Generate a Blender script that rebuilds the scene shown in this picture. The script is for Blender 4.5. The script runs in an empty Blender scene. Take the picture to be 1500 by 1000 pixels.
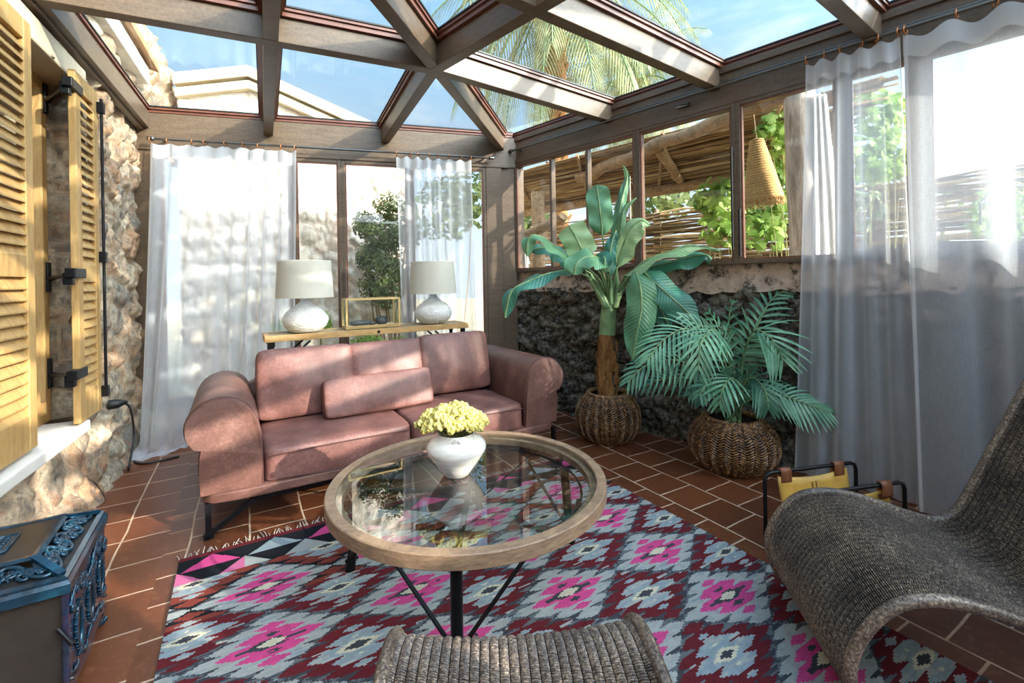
import bpy, math, random
from mathutils import Vector, Matrix, noise
random.seed(7)
scn = bpy.context.scene
col = scn.collection
PI = math.pi

# ------------------------------------------------------------------ camera model (used to survey the place)
FP, HC, ROLL, HY = 670.0, 1.35, math.radians(1.0), 411.0
CR, SR = math.cos(ROLL), math.sin(ROLL)
def ray(x, y):
    a, b = x-750, y-HY
    return (a*CR-b*SR)/FP, (a*SR+b*CR)/FP
def G(x, y, z=0.0):                    # a point at height z
    a, b = ray(x, y); Y = (HC-z)/b
    return Vector((a*Y, Y, z))
def D(x, y, Y):                        # a point at distance Y
    a, b = ray(x, y)
    return Vector((a*Y, Y, HC-b*Y))
def W(x, y, p, d):                     # a point on the upright plane through p along d
    a, b = ray(x, y)
    t = (a*p[1]-p[0])/(d[0]-a*d[1]); Y = p[1]+t*d[1]
    return Vector((p[0]+t*d[0], Y, HC-b*Y))

# ------------------------------------------------------------------ mesh builder
class MB:
    def __init__(s): s.v=[]; s.f=[]; s.sm=[]; s.uv={}; s.col={}; s.mi=[]
    def add(s, vs, fs, smooth=False, uvs=None, mi=0, cols=None):
        o=len(s.v); s.v += [tuple(p) for p in vs]
        for i,f in enumerate(fs):
            s.f.append([o+k for k in f]); s.sm.append(smooth); s.mi.append(mi)
            if uvs: s.uv[len(s.f)-1]=[uvs[k] for k in f]
            if cols: s.col[len(s.f)-1]=cols[i]
        return s
    def box(s, lo, hi, F=None):
        x0,y0,z0=lo; x1,y1,z1=hi
        vs=[Vector(p) for p in ((x0,y0,z0),(x1,y0,z0),(x1,y1,z0),(x0,y1,z0),(x0,y0,z1),(x1,y0,z1),(x1,y1,z1),(x0,y1,z1))]
        if F: vs=[F(p) for p in vs]
        return s.add(vs, [(0,3,2,1),(4,5,6,7),(0,1,5,4),(1,2,6,5),(2,3,7,6),(3,0,4,7)])
    def beam(s, a, b, w, h, up=(0,0,1), off=0.0):   # a box whose underside centre line runs a -> b
        a=Vector(a); b=Vector(b); d=(b-a).normalized(); side=d.cross(Vector(up)).normalized(); u=side.cross(d)
        vs=[]
        for p in (a,b):
            for sx,sz in ((-1,0),(1,0),(1,1),(-1,1)): vs.append(p+side*(sx*w/2+off)+u*(sz*h))
        return s.add(vs,[(0,1,2,3),(7,6,5,4),(0,4,5,1),(1,5,6,2),(2,6,7,3),(3,7,4,0)])
    def tube(s, pts, r, n=8, cap=True, smooth=True, closed=False, tint=None):
        pts=[Vector(p) for p in pts]; m=len(pts)
        rs=r if isinstance(r,(list,tuple)) else [r]*m
        ref=None; rings=[]
        for i,p in enumerate(pts):
            if closed: t=(pts[(i+1)%m]-pts[i-1])
            else: t=(pts[min(i+1,m-1)]-pts[max(i-1,0)])
            t=t.normalized() if t.length>1e-9 else Vector((0,0,1))
            if ref is None:
                ref=Vector((0,0,1)) if abs(t.z)<.9 else Vector((1,0,0))
            x=(ref-t*ref.dot(t))
            if x.length<1e-6: x=t.orthogonal()
            x.normalize(); y=t.cross(x); ref=x
            rings.append([p+(x*math.cos(2*PI*k/n)+y*math.sin(2*PI*k/n))*rs[i] for k in range(n)])
        vs=[q for R in rings for q in R]; fs=[]
        for i in range(m if closed else m-1):
            j=(i+1)%m
            for k in range(n): fs.append((i*n+k,i*n+(k+1)%n,j*n+(k+1)%n,j*n+k))
        s.add(vs,fs,smooth,cols=[(tint,tint,tint)]*len(fs) if tint is not None else None)
        if cap and not closed:
            s.add(rings[0],[tuple(range(n))[::-1]]); s.add(rings[-1],[tuple(range(n))])
        return s
    def lathe(s, prof, c=(0,0,0), n=32, smooth=True, fn=None, sharp=False):
        if sharp:
            for q in zip(prof,prof[1:]): s.lathe(q,c,n,smooth,fn)
            return s
        c=Vector(c); vs=[]; fs=[]; uvs=[]
        for j,(r,z) in enumerate(prof):
            for k in range(n+1):
                a=2*PI*k/n; rr=r*(fn(a,j/(len(prof)-1)) if fn else 1)
                vs.append(c+Vector((rr*math.cos(a),rr*math.sin(a),z))); uvs.append((k/n,j/(len(prof)-1)))
        for j in range(len(prof)-1):
            for k in range(n):
                a=j*(n+1)+k; fs.append((a,a+1,a+n+2,a+n+1))
        return s.add(vs,fs,smooth,uvs)
    def grid(s, fn, nu, nv, smooth=True, colf=None, mi=0):
        vs=[];uvs=[]
        for j in range(nv+1):
            for i in range(nu+1):
                vs.append(fn(i/nu,j/nv)); uvs.append((i/nu,j/nv))
        fs=[(j*(nu+1)+i,j*(nu+1)+i+1,(j+1)*(nu+1)+i+1,(j+1)*(nu+1)+i) for j in range(nv) for i in range(nu)]
        cols=[colf((i+.5)/nu,(j+.5)/nv) for j in range(nv) for i in range(nu)] if colf else None
        return s.add(vs,fs,smooth,uvs,mi,cols)
    def prism(s, poly, F, d0, d1, smooth_side=False):   # poly of (a,b); F(a,b,c) -> point
        n=len(poly)
        vs=[F(a,b,d0) for a,b in poly]+[F(a,b,d1) for a,b in poly]
        s.add(vs,[tuple(range(n))[::-1],tuple(range(n,2*n))])
        s.add(vs,[(i,(i+1)%n,n+(i+1)%n,n+i) for i in range(n)],smooth_side)
        return s
    def soft(s, w, d, h, F, n=10, e=5.0, bulge=.0, crown=0.0, wob=0.0):   # a stuffed rounded box centred on 0
        for ax in range(3):
            for sg in (-1,1):
                def fn(u,v,ax=ax,sg=sg):
                    p=[0,0,0]; p[ax]=sg; p[(ax+1)%3]=(2*u-1)*sg; p[(ax+2)%3]=2*v-1
                    r=(abs(p[0])**e+abs(p[1])**e+abs(p[2])**e)**(1/e)
                    x,y,z=[q/r for q in p]
                    bx=(1-x*x);by=(1-y*y);bz=(1-z*z)
                    X=x*w/2*(1+bulge*by*bz*.04); Y=y*d/2*(1+bulge*bx*bz); Z=z*h/2*(1+crown*bx*by)
                    q=Vector((X,Y,Z))
                    if wob: q+= Vector((X,Y,Z)).normalized()*noise.noise(q*9)*wob
                    return F(q)
                s.grid(fn,n,n)
        return s
    def build(s, name, mat, parent=None, bevel=0, solid=0, merge=False, loc=None):
        off=Vector((0,0,0))
        if parent is not None: off=world_loc(parent)
        elif loc is not None: off=Vector(loc)
        me=bpy.data.meshes.new(name)
        me.from_pydata([tuple(Vector(p)-off) for p in s.v],[],s.f)
        me.polygons.foreach_set('use_smooth',s.sm)
        mats=mat if isinstance(mat,(list,tuple)) else [mat]
        for m in mats: me.materials.append(m)
        if len(mats)>1: me.polygons.foreach_set('material_index',s.mi)
        if s.uv:
            ul=me.uv_layers.new(name='UVMap')
            for p in me.polygons:
                if p.index in s.uv:
                    for li,u in zip(p.loop_indices,s.uv[p.index]): ul.data[li].uv=u
        if s.col:
            ca=me.color_attributes.new('tint','FLOAT_COLOR','CORNER')
            for p in me.polygons:
                c=s.col.get(p.index,(1,1,1))
                for li in p.loop_indices: ca.data[li].color=(c[0],c[1],c[2],1)
        me.update()
        if merge:
            import bmesh
            bm=bmesh.new(); bm.from_mesh(me); bmesh.ops.remove_doubles(bm,verts=bm.verts,dist=.0006); bm.to_mesh(me); bm.free()
        o=bpy.data.objects.new(name,me); col.objects.link(o)
        if parent is not None: o.parent=parent
        elif loc is not None: o.location=off
        if bevel:
            b=o.modifiers.new('bevel','BEVEL'); b.width=bevel; b.segments=2; b.limit_method='ANGLE'; b.angle_limit=.7
        if solid:
            b=o.modifiers.new('solid','SOLIDIFY'); b.thickness=solid; b.offset=0
        return o
def world_loc(o):
    v=Vector((0,0,0))
    while o is not None: v+=Vector(o.location); o=o.parent
    return v
def tag(o,label=None,cat=None,group=None,kind=None):
    if label: o['label']=label
    if cat: o['category']=cat
    if group: o['group']=group
    if kind: o['kind']=kind
    return o
def thing(name,label,cat,loc=(0,0,0),group=None):
    o=bpy.data.objects.new(name,None); o.empty_display_size=.1; col.objects.link(o); o.location=loc
    return tag(o,label,cat,group)
def setting(name,loc=(0,0,0)):
    o=bpy.data.objects.new(name,None); o.empty_display_size=.1; col.objects.link(o); o.location=loc
    o['kind']='structure'; return o
def frame(O,ex,ey):                     # local (x,y,z) -> world
    O=Vector(O); ex=Vector((ex[0],ex[1],0)); ey=Vector((ey[0],ey[1],0))
    return lambda p: Vector((O.x+ex.x*p[0]+ey.x*p[1],O.y+ex.y*p[0]+ey.y*p[1],O.z+p[2]))
def smooth_path(pts,n=6):
    pts=[Vector(p) for p in pts]; out=[]
    for i in range(len(pts)-1):
        p0=pts[max(i-1,0)];p1=pts[i];p2=pts[i+1];p3=pts[min(i+2,len(pts)-1)]
        for k in range(n):
            t=k/n
            out.append(.5*((2*p1)+(p2-p0)*t+(2*p0-5*p1+4*p2-p3)*t*t+(3*p1-p0-3*p2+p3)*t**3))
    out.append(pts[-1]); return out

# ------------------------------------------------------------------ materials
def lin(h):
    r,g,b=[int(h[i:i+2],16)/255 for i in (0,2,4)]
    f=lambda c: c/12.92 if c<=.04045 else ((c+.055)/1.055)**2.4
    return (f(r),f(g),f(b),1)
class NT:
    def __init__(s,name):
        s.m=bpy.data.materials.new(name); s.m.use_nodes=True; s.t=s.m.node_tree; s.t.nodes.clear()
        s.out=s.n('ShaderNodeOutputMaterial')
    def n(s,typ,**k):
        x=s.t.nodes.new(typ)
        for a,b in k.items(): setattr(x,a,b)
        return x
    def l(s,a,b): s.t.links.new(a,b)
    def val(s,sock,v):
        if hasattr(v,'node'): s.l(v,sock)
        else: sock.default_value=v
    def math(s,op,a,b=0.0,c=None):
        x=s.n('ShaderNodeMath',operation=op); s.val(x.inputs[0],a); s.val(x.inputs[1],b)
        if c is not None: s.val(x.inputs[2],c)
        return x.outputs[0]
    def mix(s,fac,a,b,blend='MIX'):
        x=s.n('ShaderNodeMix',data_type='RGBA',blend_type=blend); s.val(x.inputs[0],fac); s.val(x.inputs[6],a); s.val(x.inputs[7],b)
        return x.outputs[2]
    def ramp(s,fac,stops):
        x=s.n('ShaderNodeValToRGB'); e=x.color_ramp.elements
        while len(e)<len(stops): e.new(.5)
        for i,(p,c) in enumerate(stops): e[i].position=p; e[i].color=c
        s.val(x.inputs[0],fac); return x.outputs[0]
    def obj(s): return s.n('ShaderNodeTexCoord').outputs['Object']
    def uv(s): return s.n('ShaderNodeTexCoord').outputs['UV']
    def geo(s): return s.n('ShaderNodeNewGeometry').outputs['Position']
    def map(s,vec,scale=(1,1,1),rot=(0,0,0),loc=(0,0,0)):
        x=s.n('ShaderNodeMapping'); s.l(vec,x.inputs[0]); x.inputs['Scale'].default_value=scale; x.inputs['Rotation'].default_value=rot; x.inputs['Location'].default_value=loc
        return x.outputs[0]
    def noise(s,vec,scale,detail=4,rough=.55,dist=0):
        x=s.n('ShaderNodeTexNoise'); s.l(vec,x.inputs['Vector']); x.inputs['Scale'].default_value=scale; x.inputs['Detail'].default_value=detail
        x.inputs['Roughness'].default_value=rough; x.inputs['Distortion'].default_value=dist
        return x.outputs['Fac']
    def bump(s,h,strength=.3,dist=.01):
        x=s.n('ShaderNodeBump'); x.inputs['Strength'].default_value=strength; x.inputs['Distance'].default_value=dist; s.l(h,x.inputs['Height']); return x.outputs[0]
    def pbr(s,color,rough=.5,metal=0,normal=None,spec=.5,coat=0):
        x=s.n('ShaderNodeBsdfPrincipled'); s.val(x.inputs['Base Color'],color); s.val(x.inputs['Roughness'],rough); s.val(x.inputs['Metallic'],metal)
        s.val(x.inputs['Specular IOR Level'],spec); x.inputs['Coat Weight'].default_value=coat
        if normal is not None: s.l(normal,x.inputs['Normal'])
        return x.outputs[0]
    def done(s,sh): s.l(sh,s.out.inputs[0]); return s.m
def plain(name,h,rough=.5,metal=0,spec=.5,var=.15,scale=12,bump=0):
    t=NT(name); g=t.geo(); n=t.noise(g,scale)
    c=lin(h); d=tuple(x*(1-var) for x in c[:3])+(1,); e=tuple(min(1,x*(1+var)) for x in c[:3])+(1,)
    cc=t.ramp(n,[(.3,d),(.7,e)])
    return t.done(t.pbr(cc,rough,metal,t.bump(t.noise(g,scale*8),bump,.004) if bump else None,spec))
def wood(name,a,b,scale=(1,1,1),rough=.5,bump=.15,axis_rot=0):
    t=NT(name); g=t.map(t.geo(),scale,(0,0,axis_rot)); n=t.noise(g,6,6,.6,1.2); n2=t.noise(g,40,2)
    f=t.math('ADD',t.math('MULTIPLY',n,.75),t.math('MULTIPLY',n2,.25))
    return t.done(t.pbr(t.ramp(f,[(.32,lin(a)),(.68,lin(b))]),rough,0,t.bump(f,bump,.004)))
def glass(name,tint=(1,1,1,1),base=.04,rough=0.0):
    t=NT(name); lw=t.n('ShaderNodeLayerWeight'); lw.inputs['Blend'].default_value=.5
    p=t.math('POWER',lw.outputs['Facing'],5.0); fac=t.math('ADD',t.math('MULTIPLY',p,.9),base)
    a=t.n('ShaderNodeBsdfTransparent'); a.inputs[0].default_value=tint
    b=t.n('ShaderNodeBsdfGlossy'); b.inputs['Roughness'].default_value=rough
    m=t.n('ShaderNodeMixShader'); t.l(fac,m.inputs[0]); t.l(a.outputs[0],m.inputs[1]); t.l(b.outputs[0],m.inputs[2])
    return t.done(m.outputs[0])
def sheer(name,color,alpha,edge=.45):
    t=NT(name); uv=t.uv()
    w1=t.noise(t.map(uv,(30,900,1)),1.0,2); w2=t.noise(t.map(uv,(420,40,1)),1.0,2)
    w=t.math('ADD',t.math('MULTIPLY',w1,.5),t.math('MULTIPLY',w2,.5))
    lw=t.n('ShaderNodeLayerWeight'); lw.inputs['Blend'].default_value=.5
    e=t.math('MULTIPLY',t.math('POWER',lw.outputs['Facing'],1.6),edge)
    fac=t.math('ADD',t.math('ADD',e,alpha-.2),t.math('MULTIPLY',w,.4)); fac=t.math('MINIMUM',fac,.97)
    tr=t.n('ShaderNodeBsdfTransparent'); df=t.n('ShaderNodeBsdfDiffuse'); tl=t.n('ShaderNodeBsdfTranslucent')
    df.inputs[0].default_value=color; tl.inputs[0].default_value=color
    mm=t.n('ShaderNodeMixShader'); mm.inputs[0].default_value=.5; t.l(df.outputs[0],mm.inputs[1]); t.l(tl.outputs[0],mm.inputs[2])
    m=t.n('ShaderNodeMixShader'); t.l(fac,m.inputs[0]); t.l(tr.outputs[0],m.inputs[1]); t.l(mm.outputs[0],m.inputs[2])
    return t.done(m.outputs[0])
def leafmat(name,a,b,rough=.45,trans=.3,scale=8,stripe=0):
    t=NT(name); g=t.geo(); n=t.noise(g,scale,3); c=t.ramp(n,[(.3,lin(a)),(.7,lin(b))]); nm=None
    if stripe:
        sx=t.n('ShaderNodeSeparateXYZ'); t.l(t.uv(),sx.inputs[0])
        f=t.math('ADD',sx.outputs[1],t.math('MULTIPLY',t.math('ABSOLUTE',t.math('SUBTRACT',sx.outputs[0],.5)),-.25))
        w=t.math('SINE',t.math('MULTIPLY',f,stripe))
        mid=t.math('LESS_THAN',t.math('ABSOLUTE',t.math('SUBTRACT',sx.outputs[0],.5)),.025)
        c=t.mix(t.math('MULTIPLY',t.math('MULTIPLY_ADD',w,.5,.5),.35),c,lin(b)); c=t.mix(t.math('MULTIPLY',mid,.35),c,lin('b9cf9a'))
        nm=t.bump(w,.25,.004)
    p=t.pbr(c,rough,0,nm,.5); tl=t.n('ShaderNodeBsdfTranslucent'); t.l(c,tl.inputs[0])
    m=t.n('ShaderNodeMixShader'); m.inputs[0].default_value=trans; t.l(p,m.inputs[1]); t.l(tl.outputs[0],m.inputs[2])
    return t.done(m.outputs[0])
def stone(name,stops,noise_mix,grit,fine=22,rough=.9,bump=.6):
    t=NT(name); g=t.geo(); a=t.n('ShaderNodeAttribute',attribute_name='tint'); sp=t.n('ShaderNodeSeparateColor'); t.l(a.outputs[0],sp.inputs[0])
    big=t.noise(g,3.0,4); f=t.math('ADD',t.math('MULTIPLY',sp.outputs[0],.55),t.math('MULTIPLY',big,.5))
    c=t.ramp(f,[(p,lin(h)) for p,h in stops])
    n=t.noise(g,fine,8,.7); c=t.mix(t.math('MULTIPLY',t.ramp(n,[(.42,(0,0,0,1)),(.62,(1,1,1,1))]),noise_mix[1]),c,lin(noise_mix[0]))
    n3=t.noise(g,fine*.45,6,.7,.5); c=t.mix(t.math('MULTIPLY',t.ramp(n3,[(.5,(0,0,0,1)),(.66,(1,1,1,1))]),grit[1]),c,lin(grit[0]))
    c=t.mix(sp.outputs[1],c,lin(grit[2]))
    h=t.math('ADD',n,t.math('MULTIPLY',t.noise(g,fine*4,4,.7),.5))
    return t.done(t.pbr(c,rough,0,t.bump(h,bump,.02),.2))

M={}
M['beam']=(lambda t:(lambda g:t.done(t.pbr(t.ramp(t.math('ADD',t.math('MULTIPLY',t.noise(t.map(g,(1,1,6)),5,6,.65,.8),.6),t.math('MULTIPLY',t.noise(g,60,3),.4)),[(.3,lin('483a2e')),(.6,lin('685644')),(.8,lin('826c55'))]),.42,0,t.bump(t.noise(g,80,3),.12,.003),.5)))(t.geo()))(NT('brown_frame'))
M['rebate']=plain('red_brown_rebate','6e4436',.35,0,.5,.2,10)
M['gasket']=plain('black_gasket','17181a',.5)
M['glass']=glass('window_glass',(.97,.985,.985,1),.03)
M['roofglass']=glass('roof_glass',(.93,.965,.97,1),.03)
M['tableglass']=glass('table_glass',(.90,.96,.94,1),.20)
M['boxglass']=glass('box_glass',(.97,.985,.98,1),.03)
M['sheer']=sheer('white_sheer',(.86,.90,.96,1),.42,.75)
M['sheerhem']=sheer('white_sheer_doubled',(.93,.94,.95,1),.55,.3)
M['black']=plain('black_metal','1b1b1d',.42,.6,.5,.2,30)
M['steel']=plain('grey_rod','6c6a66',.3,.9,.5,.1,30)
M['copper']=plain('copper_ring','b87548',.3,.7,.5,.1,30)
M['pine']=wood('yellow_pine','a27a45','c8a468',(3,3,.5),.55,.12)
M['pinetop']=wood('pine_console','966f3e','c4a06a',(1,1,4),.5,.12)
M['oak']=wood('weathered_oak','6a5443','a3876a',(2,2,8),.55,.2)
M['bleached']=wood('bleached_log','8d7c6b','e2d6c6',(4,4,.5),.8,.5)
M['log']=wood('brown_log','6f5840','b8976f',(2,2,2),.8,.4)
M['sill']=plain('white_plaster_sill','d9d4cb',.8,0,.2,.06,6,.1)
M['plaster']=plain('pale_plaster','cfc0a6',.85,0,.2,.12,5,.3)
M['shade']=plain('linen_shade','c6c2b4',.9,0,.1,.03,60,.1)
M['ceramic']=(lambda t:(lambda g:t.done(t.pbr(t.ramp(t.noise(g,20),[(.3,lin('d9d6ce')),(.7,lin('f0eee8'))]),.75,0,t.bump(t.math('MULTIPLY',t.noise(t.map(g,(1,1,2.6)),26,4,.6,1.0),1),.9,.02),.3)))(t.geo()))(NT('rough_white_ceramic'))
M['glaze']=(lambda t:(lambda g:t.done(t.pbr(t.ramp(t.noise(t.map(g,(1,1,5)),9,3),[(.3,lin('cfcdc3')),(.7,lin('eeece5'))]),.12,0,None,.6,.6)))(t.geo()))(NT('glossy_white_glaze'))
def leather(name,a,b,c):
    t=NT(name); g=t.geo(); n=t.noise(g,5,5,.6); f=t.noise(g,60,5,.75,.6)
    cc=t.ramp(t.math('ADD',t.math('MULTIPLY',n,.6),t.math('MULTIPLY',f,.4)),[(.33,lin(a)),(.52,lin(b)),(.7,lin(c))])
    return t.done(t.pbr(cc,t.math('MULTIPLY_ADD',f,.25,.36),0,t.bump(t.math('ADD',t.noise(g,220,2),t.math('MULTIPLY',f,.6)),.16,.004),.42))
M['leather']=leather('mauve_brown_leather','4c332c','6b4a41','8e6b5f')
M['leather2']=leather('rose_brown_leather','503530','724d46','956e67')
M['seam']=plain('dark_seam','4b2b26',.6)
M['tan']=plain('tan_leather','c59a45',.45,0,.5,.15,14,.2)
M['brownstrap']=plain('brown_strap_leather','7a4a30',.5,0,.4,.2,18,.2)
M['brass']=plain('pale_brass','c4ab78',.32,.7,.5,.1,20)
M['pebble']=plain('dark_pebble','3b3d3e',.5,0,.4,.25,25)
M['sand']=plain('white_sand','e3ddcf',.95,0,.1,.08,200,.4)
M['flower']=(lambda t:(lambda g:t.done(t.pbr(t.ramp(t.noise(g,70,3),[(.3,lin('ab9b48')),(.55,lin('d3c878')),(.75,lin('e9e2a8'))]),.9,0,t.bump(t.noise(g,300,2),.6,.004),.1)))(t.geo()))(NT('dried_yellow_flower'))
M['stalk']=plain('dry_stalk','8d8a52',.8)
M['blue']=(lambda t:(lambda g:t.done(t.pbr(t.ramp(t.noise(g,14,4),[(.3,lin('0a1f2d')),(.55,lin('123b50')),(.75,lin('276579'))]),.22,.25,t.bump(t.noise(g,40,3),.2,.004),.6,.4)))(t.geo()))(NT('blue_enamel'))
M['blueviolet']=(lambda t:(lambda g:t.done(t.pbr(t.ramp(t.noise(g,11,5,.7),[(.32,lin('14172a')),(.5,lin('20344c')),(.6,lin('3a2740')),(.75,lin('24566e'))]),.2,.25,t.bump(t.noise(g,45,4),.4,.006),.6,.5)))(t.geo()))(NT('blue_violet_enamel'))
M['iron']=plain('grey_brown_sheet','403a35',.45,.3,.4,.2,9,.1)
M['irontop']=plain('dark_sheet_top','37393c',.3,.5,.5,.3,6)
M['wicker']=(lambda t:(lambda g:t.done(t.pbr(t.ramp(t.math('ADD',t.math('MULTIPLY',t.noise(g,130,3,.7),.75),t.math('MULTIPLY',t.noise(g,6,2),.25)),[(.34,lin('1f1813')),(.46,lin('4a3e36')),(.57,lin('7c6c5c')),(.68,lin('bfaa8e'))]),.42,0,None,.5)))(t.geo()))(NT('dark_rattan'))
M['wickerback']=plain('rattan_shadow_core','2a221d',.8,0,.2,.3,60)
M['basket']=(lambda t:(lambda g:t.done(t.pbr(t.ramp(t.noise(g,45,3,.7),[(.35,lin('3a2415')),(.52,lin('74502f')),(.7,lin('bd9260'))]),.3,0,None,.6,.2)))(t.geo()))(NT('brown_seagrass'))
M['basketcore']=plain('basket_core','24160d',.7)
M['trunk']=(lambda t:(lambda g:t.done(t.pbr(t.ramp(t.noise(t.map(g,(5,5,1)),9,5,.7,1.0),[(.3,lin('5b3c22')),(.55,lin('94693e')),(.75,lin('c79a66'))]),.8,0,t.bump(t.noise(t.map(g,(6,6,1)),14,4),.8,.02),.2)))(t.geo()))(NT('fibrous_trunk'))
M['greenstem']=leafmat('green_stem','56744a','8ba873',.5,.1,12)
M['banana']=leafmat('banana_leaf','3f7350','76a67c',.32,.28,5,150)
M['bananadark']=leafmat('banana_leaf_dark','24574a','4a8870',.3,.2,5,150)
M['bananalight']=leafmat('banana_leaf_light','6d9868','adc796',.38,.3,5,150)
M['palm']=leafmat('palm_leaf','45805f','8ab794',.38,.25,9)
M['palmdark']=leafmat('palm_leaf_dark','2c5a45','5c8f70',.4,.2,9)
M['vine']=leafmat('vine_leaf','6d9a3c','b9d470',.5,.5,5)
M['bush']=leafmat('bush_leaf','33421f','80904f',.5,.35,6)
M['datepalm']=leafmat('date_palm_leaf','5f6b42','b4b484',.5,.35,4)
M['cactus']=leafmat('cactus_pad','7d9a58','a9bf80',.6,.1,5)
def reedmat():
    t=NT('dry_reed'); a=t.n('ShaderNodeAttribute',attribute_name='tint'); sp=t.n('ShaderNodeSeparateColor'); t.l(a.outputs[0],sp.inputs[0])
    f=t.math('ADD',t.math('MULTIPLY',sp.outputs[0],.8),t.math('MULTIPLY',t.noise(t.geo(),9,3),.25))
    c=t.ramp(f,[(.1,lin('4a3522')),(.4,lin('8a6b45')),(.7,lin('bf9c6a')),(.95,lin('ead2a6'))])
    p=t.pbr(c,.6,0,None,.3); tl=t.n('ShaderNodeBsdfTranslucent'); t.l(c,tl.inputs[0]); m=t.n('ShaderNodeMixShader'); m.inputs[0].default_value=.3; t.l(p,m.inputs[1]); t.l(tl.outputs[0],m.inputs[2])
    return t.done(m.outputs[0])
M['reed']=reedmat()
M['straw']=plain('straw_rope','c2a26c',.85,0,.2,.25,60,.5)
M['drape']=plain('white_outdoor_cloth','eeebe6',.9,0,.1,.03)
M['dirt']=plain('dry_ground','b3a183',.95,0,.1,.2,2,.3)
M['fascia']=plain('white_fascia','e9e6df',.7)
M['coping']=plain('weathered_coping','cbbd9f',.85,0,.2,.2,4,.4)
M['rooftile']=plain('terracotta_roof','a9805f',.85,0,.2,.25,5,.4)
M['cable']=plain('black_cable','161616',.5)
M['fringe']=plain('pale_fringe','c9bdb0',.95,0,.1,.1)
# ------------------------------------------------------------------ the room: three planes
pL,dL,nL=Vector((-3.04,3.49,0)),Vector((-.454,.891,0)).normalized(),Vector((.891,.454,0)).normalized()
pR,dR,nR=Vector((.797,4.41,0)),Vector((.695,-.719,0)).normalized(),Vector((-.719,-.695,0)).normalized()
pB,dB,nB=Vector((-3.228,4.229,0)),Vector((.9625,.2715,0)).normalized(),Vector((.2715,-.9625,0)).normalized()
Z=Vector((0,0,1))
def LW(t,z,n=0): return pL+dL*t+nL*n+Z*z
def RW(t,z,n=0): return pR+dR*t+nR*n+Z*z
def BW(t,z,n=0): return pB+dB*t+nB*n+Z*z
def along(p,d,q): return (Vector((q[0],q[1],0))-p).dot(d)
def rs(x,y=300): return along(pR,dR,W(x,y,pR,dR))
def bs(x,y=300): return along(pB,dB,W(x,y,pB,dB))
def ls(x,y=400): return along(pL,dL,W(x,y,pL,dL))
LT_END=.80                                   # left wall runs into the back plane
RT_CORNER=-1.09; BT_CORNER=3.38

def rock(q,scale,amp,rough):
    d,pts=noise.voronoi(Vector((q.x*scale,q.y*scale,q.z*scale*1.25)))
    e=min(1,max(0,(d[1]-d[0])/.32)); e=e*e*(3-2*e)
    k=noise.cell(pts[0]*7.31+Vector((3.1,1.7,.3)))
    h=(e*(.65+.5*abs(k)))*amp+noise.fractal(q*6,0.9,2.1,5)*rough+noise.fractal(q*19,0.9,2.1,3)*rough*.4
    return h,abs(k)%1,1-min(1,(d[1]-d[0])/.10)
def stone_panel(mb,P,t0,t1,z0,z1,res,scale,amp,rough,base=0.0,bulge=None,mortar=.6):
    nu=max(2,int((t1-t0)/res)); nv=max(2,int((z1-z0)/res)); C={}
    def fn(u,v):
        t=t0+(t1-t0)*u; z=z0+(z1-z0)*v; q=P(t,z,0)
        h,k,m=rock(q,scale,amp,rough); C[(round(u*nu),round(v*nv))]=(k,m)
        return P(t,z,base+h+(bulge(t,z) if bulge else 0))
    def cf(u,v):
        i=int(u*nu);j=int(v*nv); k,m=C[(i,j)]
        return (k,mortar*m,0)
    mb.grid(fn,nu,nv,True,cf)

# floor of old terracotta
def floor_mat():
    t=NT('terracotta_tiles'); g=t.geo(); a=-math.radians(120.5)
    def brick(w,h,off,loc,bias):
        b=t.n('ShaderNodeTexBrick'); b.offset=off; b.offset_frequency=2
        wob=t.n('ShaderNodeTexNoise'); t.l(g,wob.inputs['Vector']); wob.inputs['Scale'].default_value=2.2
        vm=t.n('ShaderNodeVectorMath',operation='MULTIPLY_ADD'); t.l(wob.outputs['Color'],vm.inputs[0]); vm.inputs[1].default_value=(.03,.03,0); t.l(t.map(g,(1,1,1),(0,0,a),loc),vm.inputs[2])
        t.l(vm.outputs[0],b.inputs['Vector']); b.inputs['Scale'].default_value=1; b.inputs['Brick Width'].default_value=w; b.inputs['Row Height'].default_value=h
        b.inputs['Mortar Size'].default_value=.0055; b.inputs['Mortar Smooth'].default_value=.3; b.inputs['Bias'].default_value=bias
        b.inputs['Color1'].default_value=lin('562e1b'); b.inputs['Color2'].default_value=lin('6f3e25'); b.inputs['Mortar'].default_value=lin('c3aa90')
        return b
    b1=brick(.2235,.275,.5,(.002,.0,0),-.2); b2=brick(.28,.2255,.0,(-.09,.085,0),.35)
    sx=t.n('ShaderNodeSeparateXYZ'); t.l(t.map(g,(1,1,1),(0,0,a)),sx.inputs[0])
    sel=t.math('GREATER_THAN',sx.outputs[1],.365)
    c=t.mix(sel,b1.outputs['Color'],b2.outputs['Color']); f=t.mix(sel,b1.outputs['Fac'],b2.outputs['Fac'])
    n=t.noise(g,3.5,5,.65); c=t.mix(t.math('MULTIPLY',t.ramp(n,[(.4,(0,0,0,1)),(.68,(1,1,1,1))]),.5),c,lin('6a3a26'),'MIX')
    n2=t.noise(g,30,4,.7); c=t.mix(t.math('MULTIPLY',t.ramp(n2,[(.52,(0,0,0,1)),(.75,(1,1,1,1))]),.3),c,lin('b98258'))
    h=t.math('SUBTRACT',t.math('MULTIPLY',t.noise(g,9,3),.35),t.math('MULTIPLY',f,.8))
    r=t.math('ADD',t.math('MULTIPLY_ADD',n2,.3,.2),t.math('MULTIPLY',f,.3))
    return t.done(t.pbr(c,r,0,t.bump(h,.35,.008),.5))
fl=MB(); fl.add([(-3.9,-3.2,0),(4.2,-3.2,0),(4.2,1.2,0),(.3,5.45,0),(-3.6,4.6,0)],[(0,1,2,3,4)])
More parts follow.
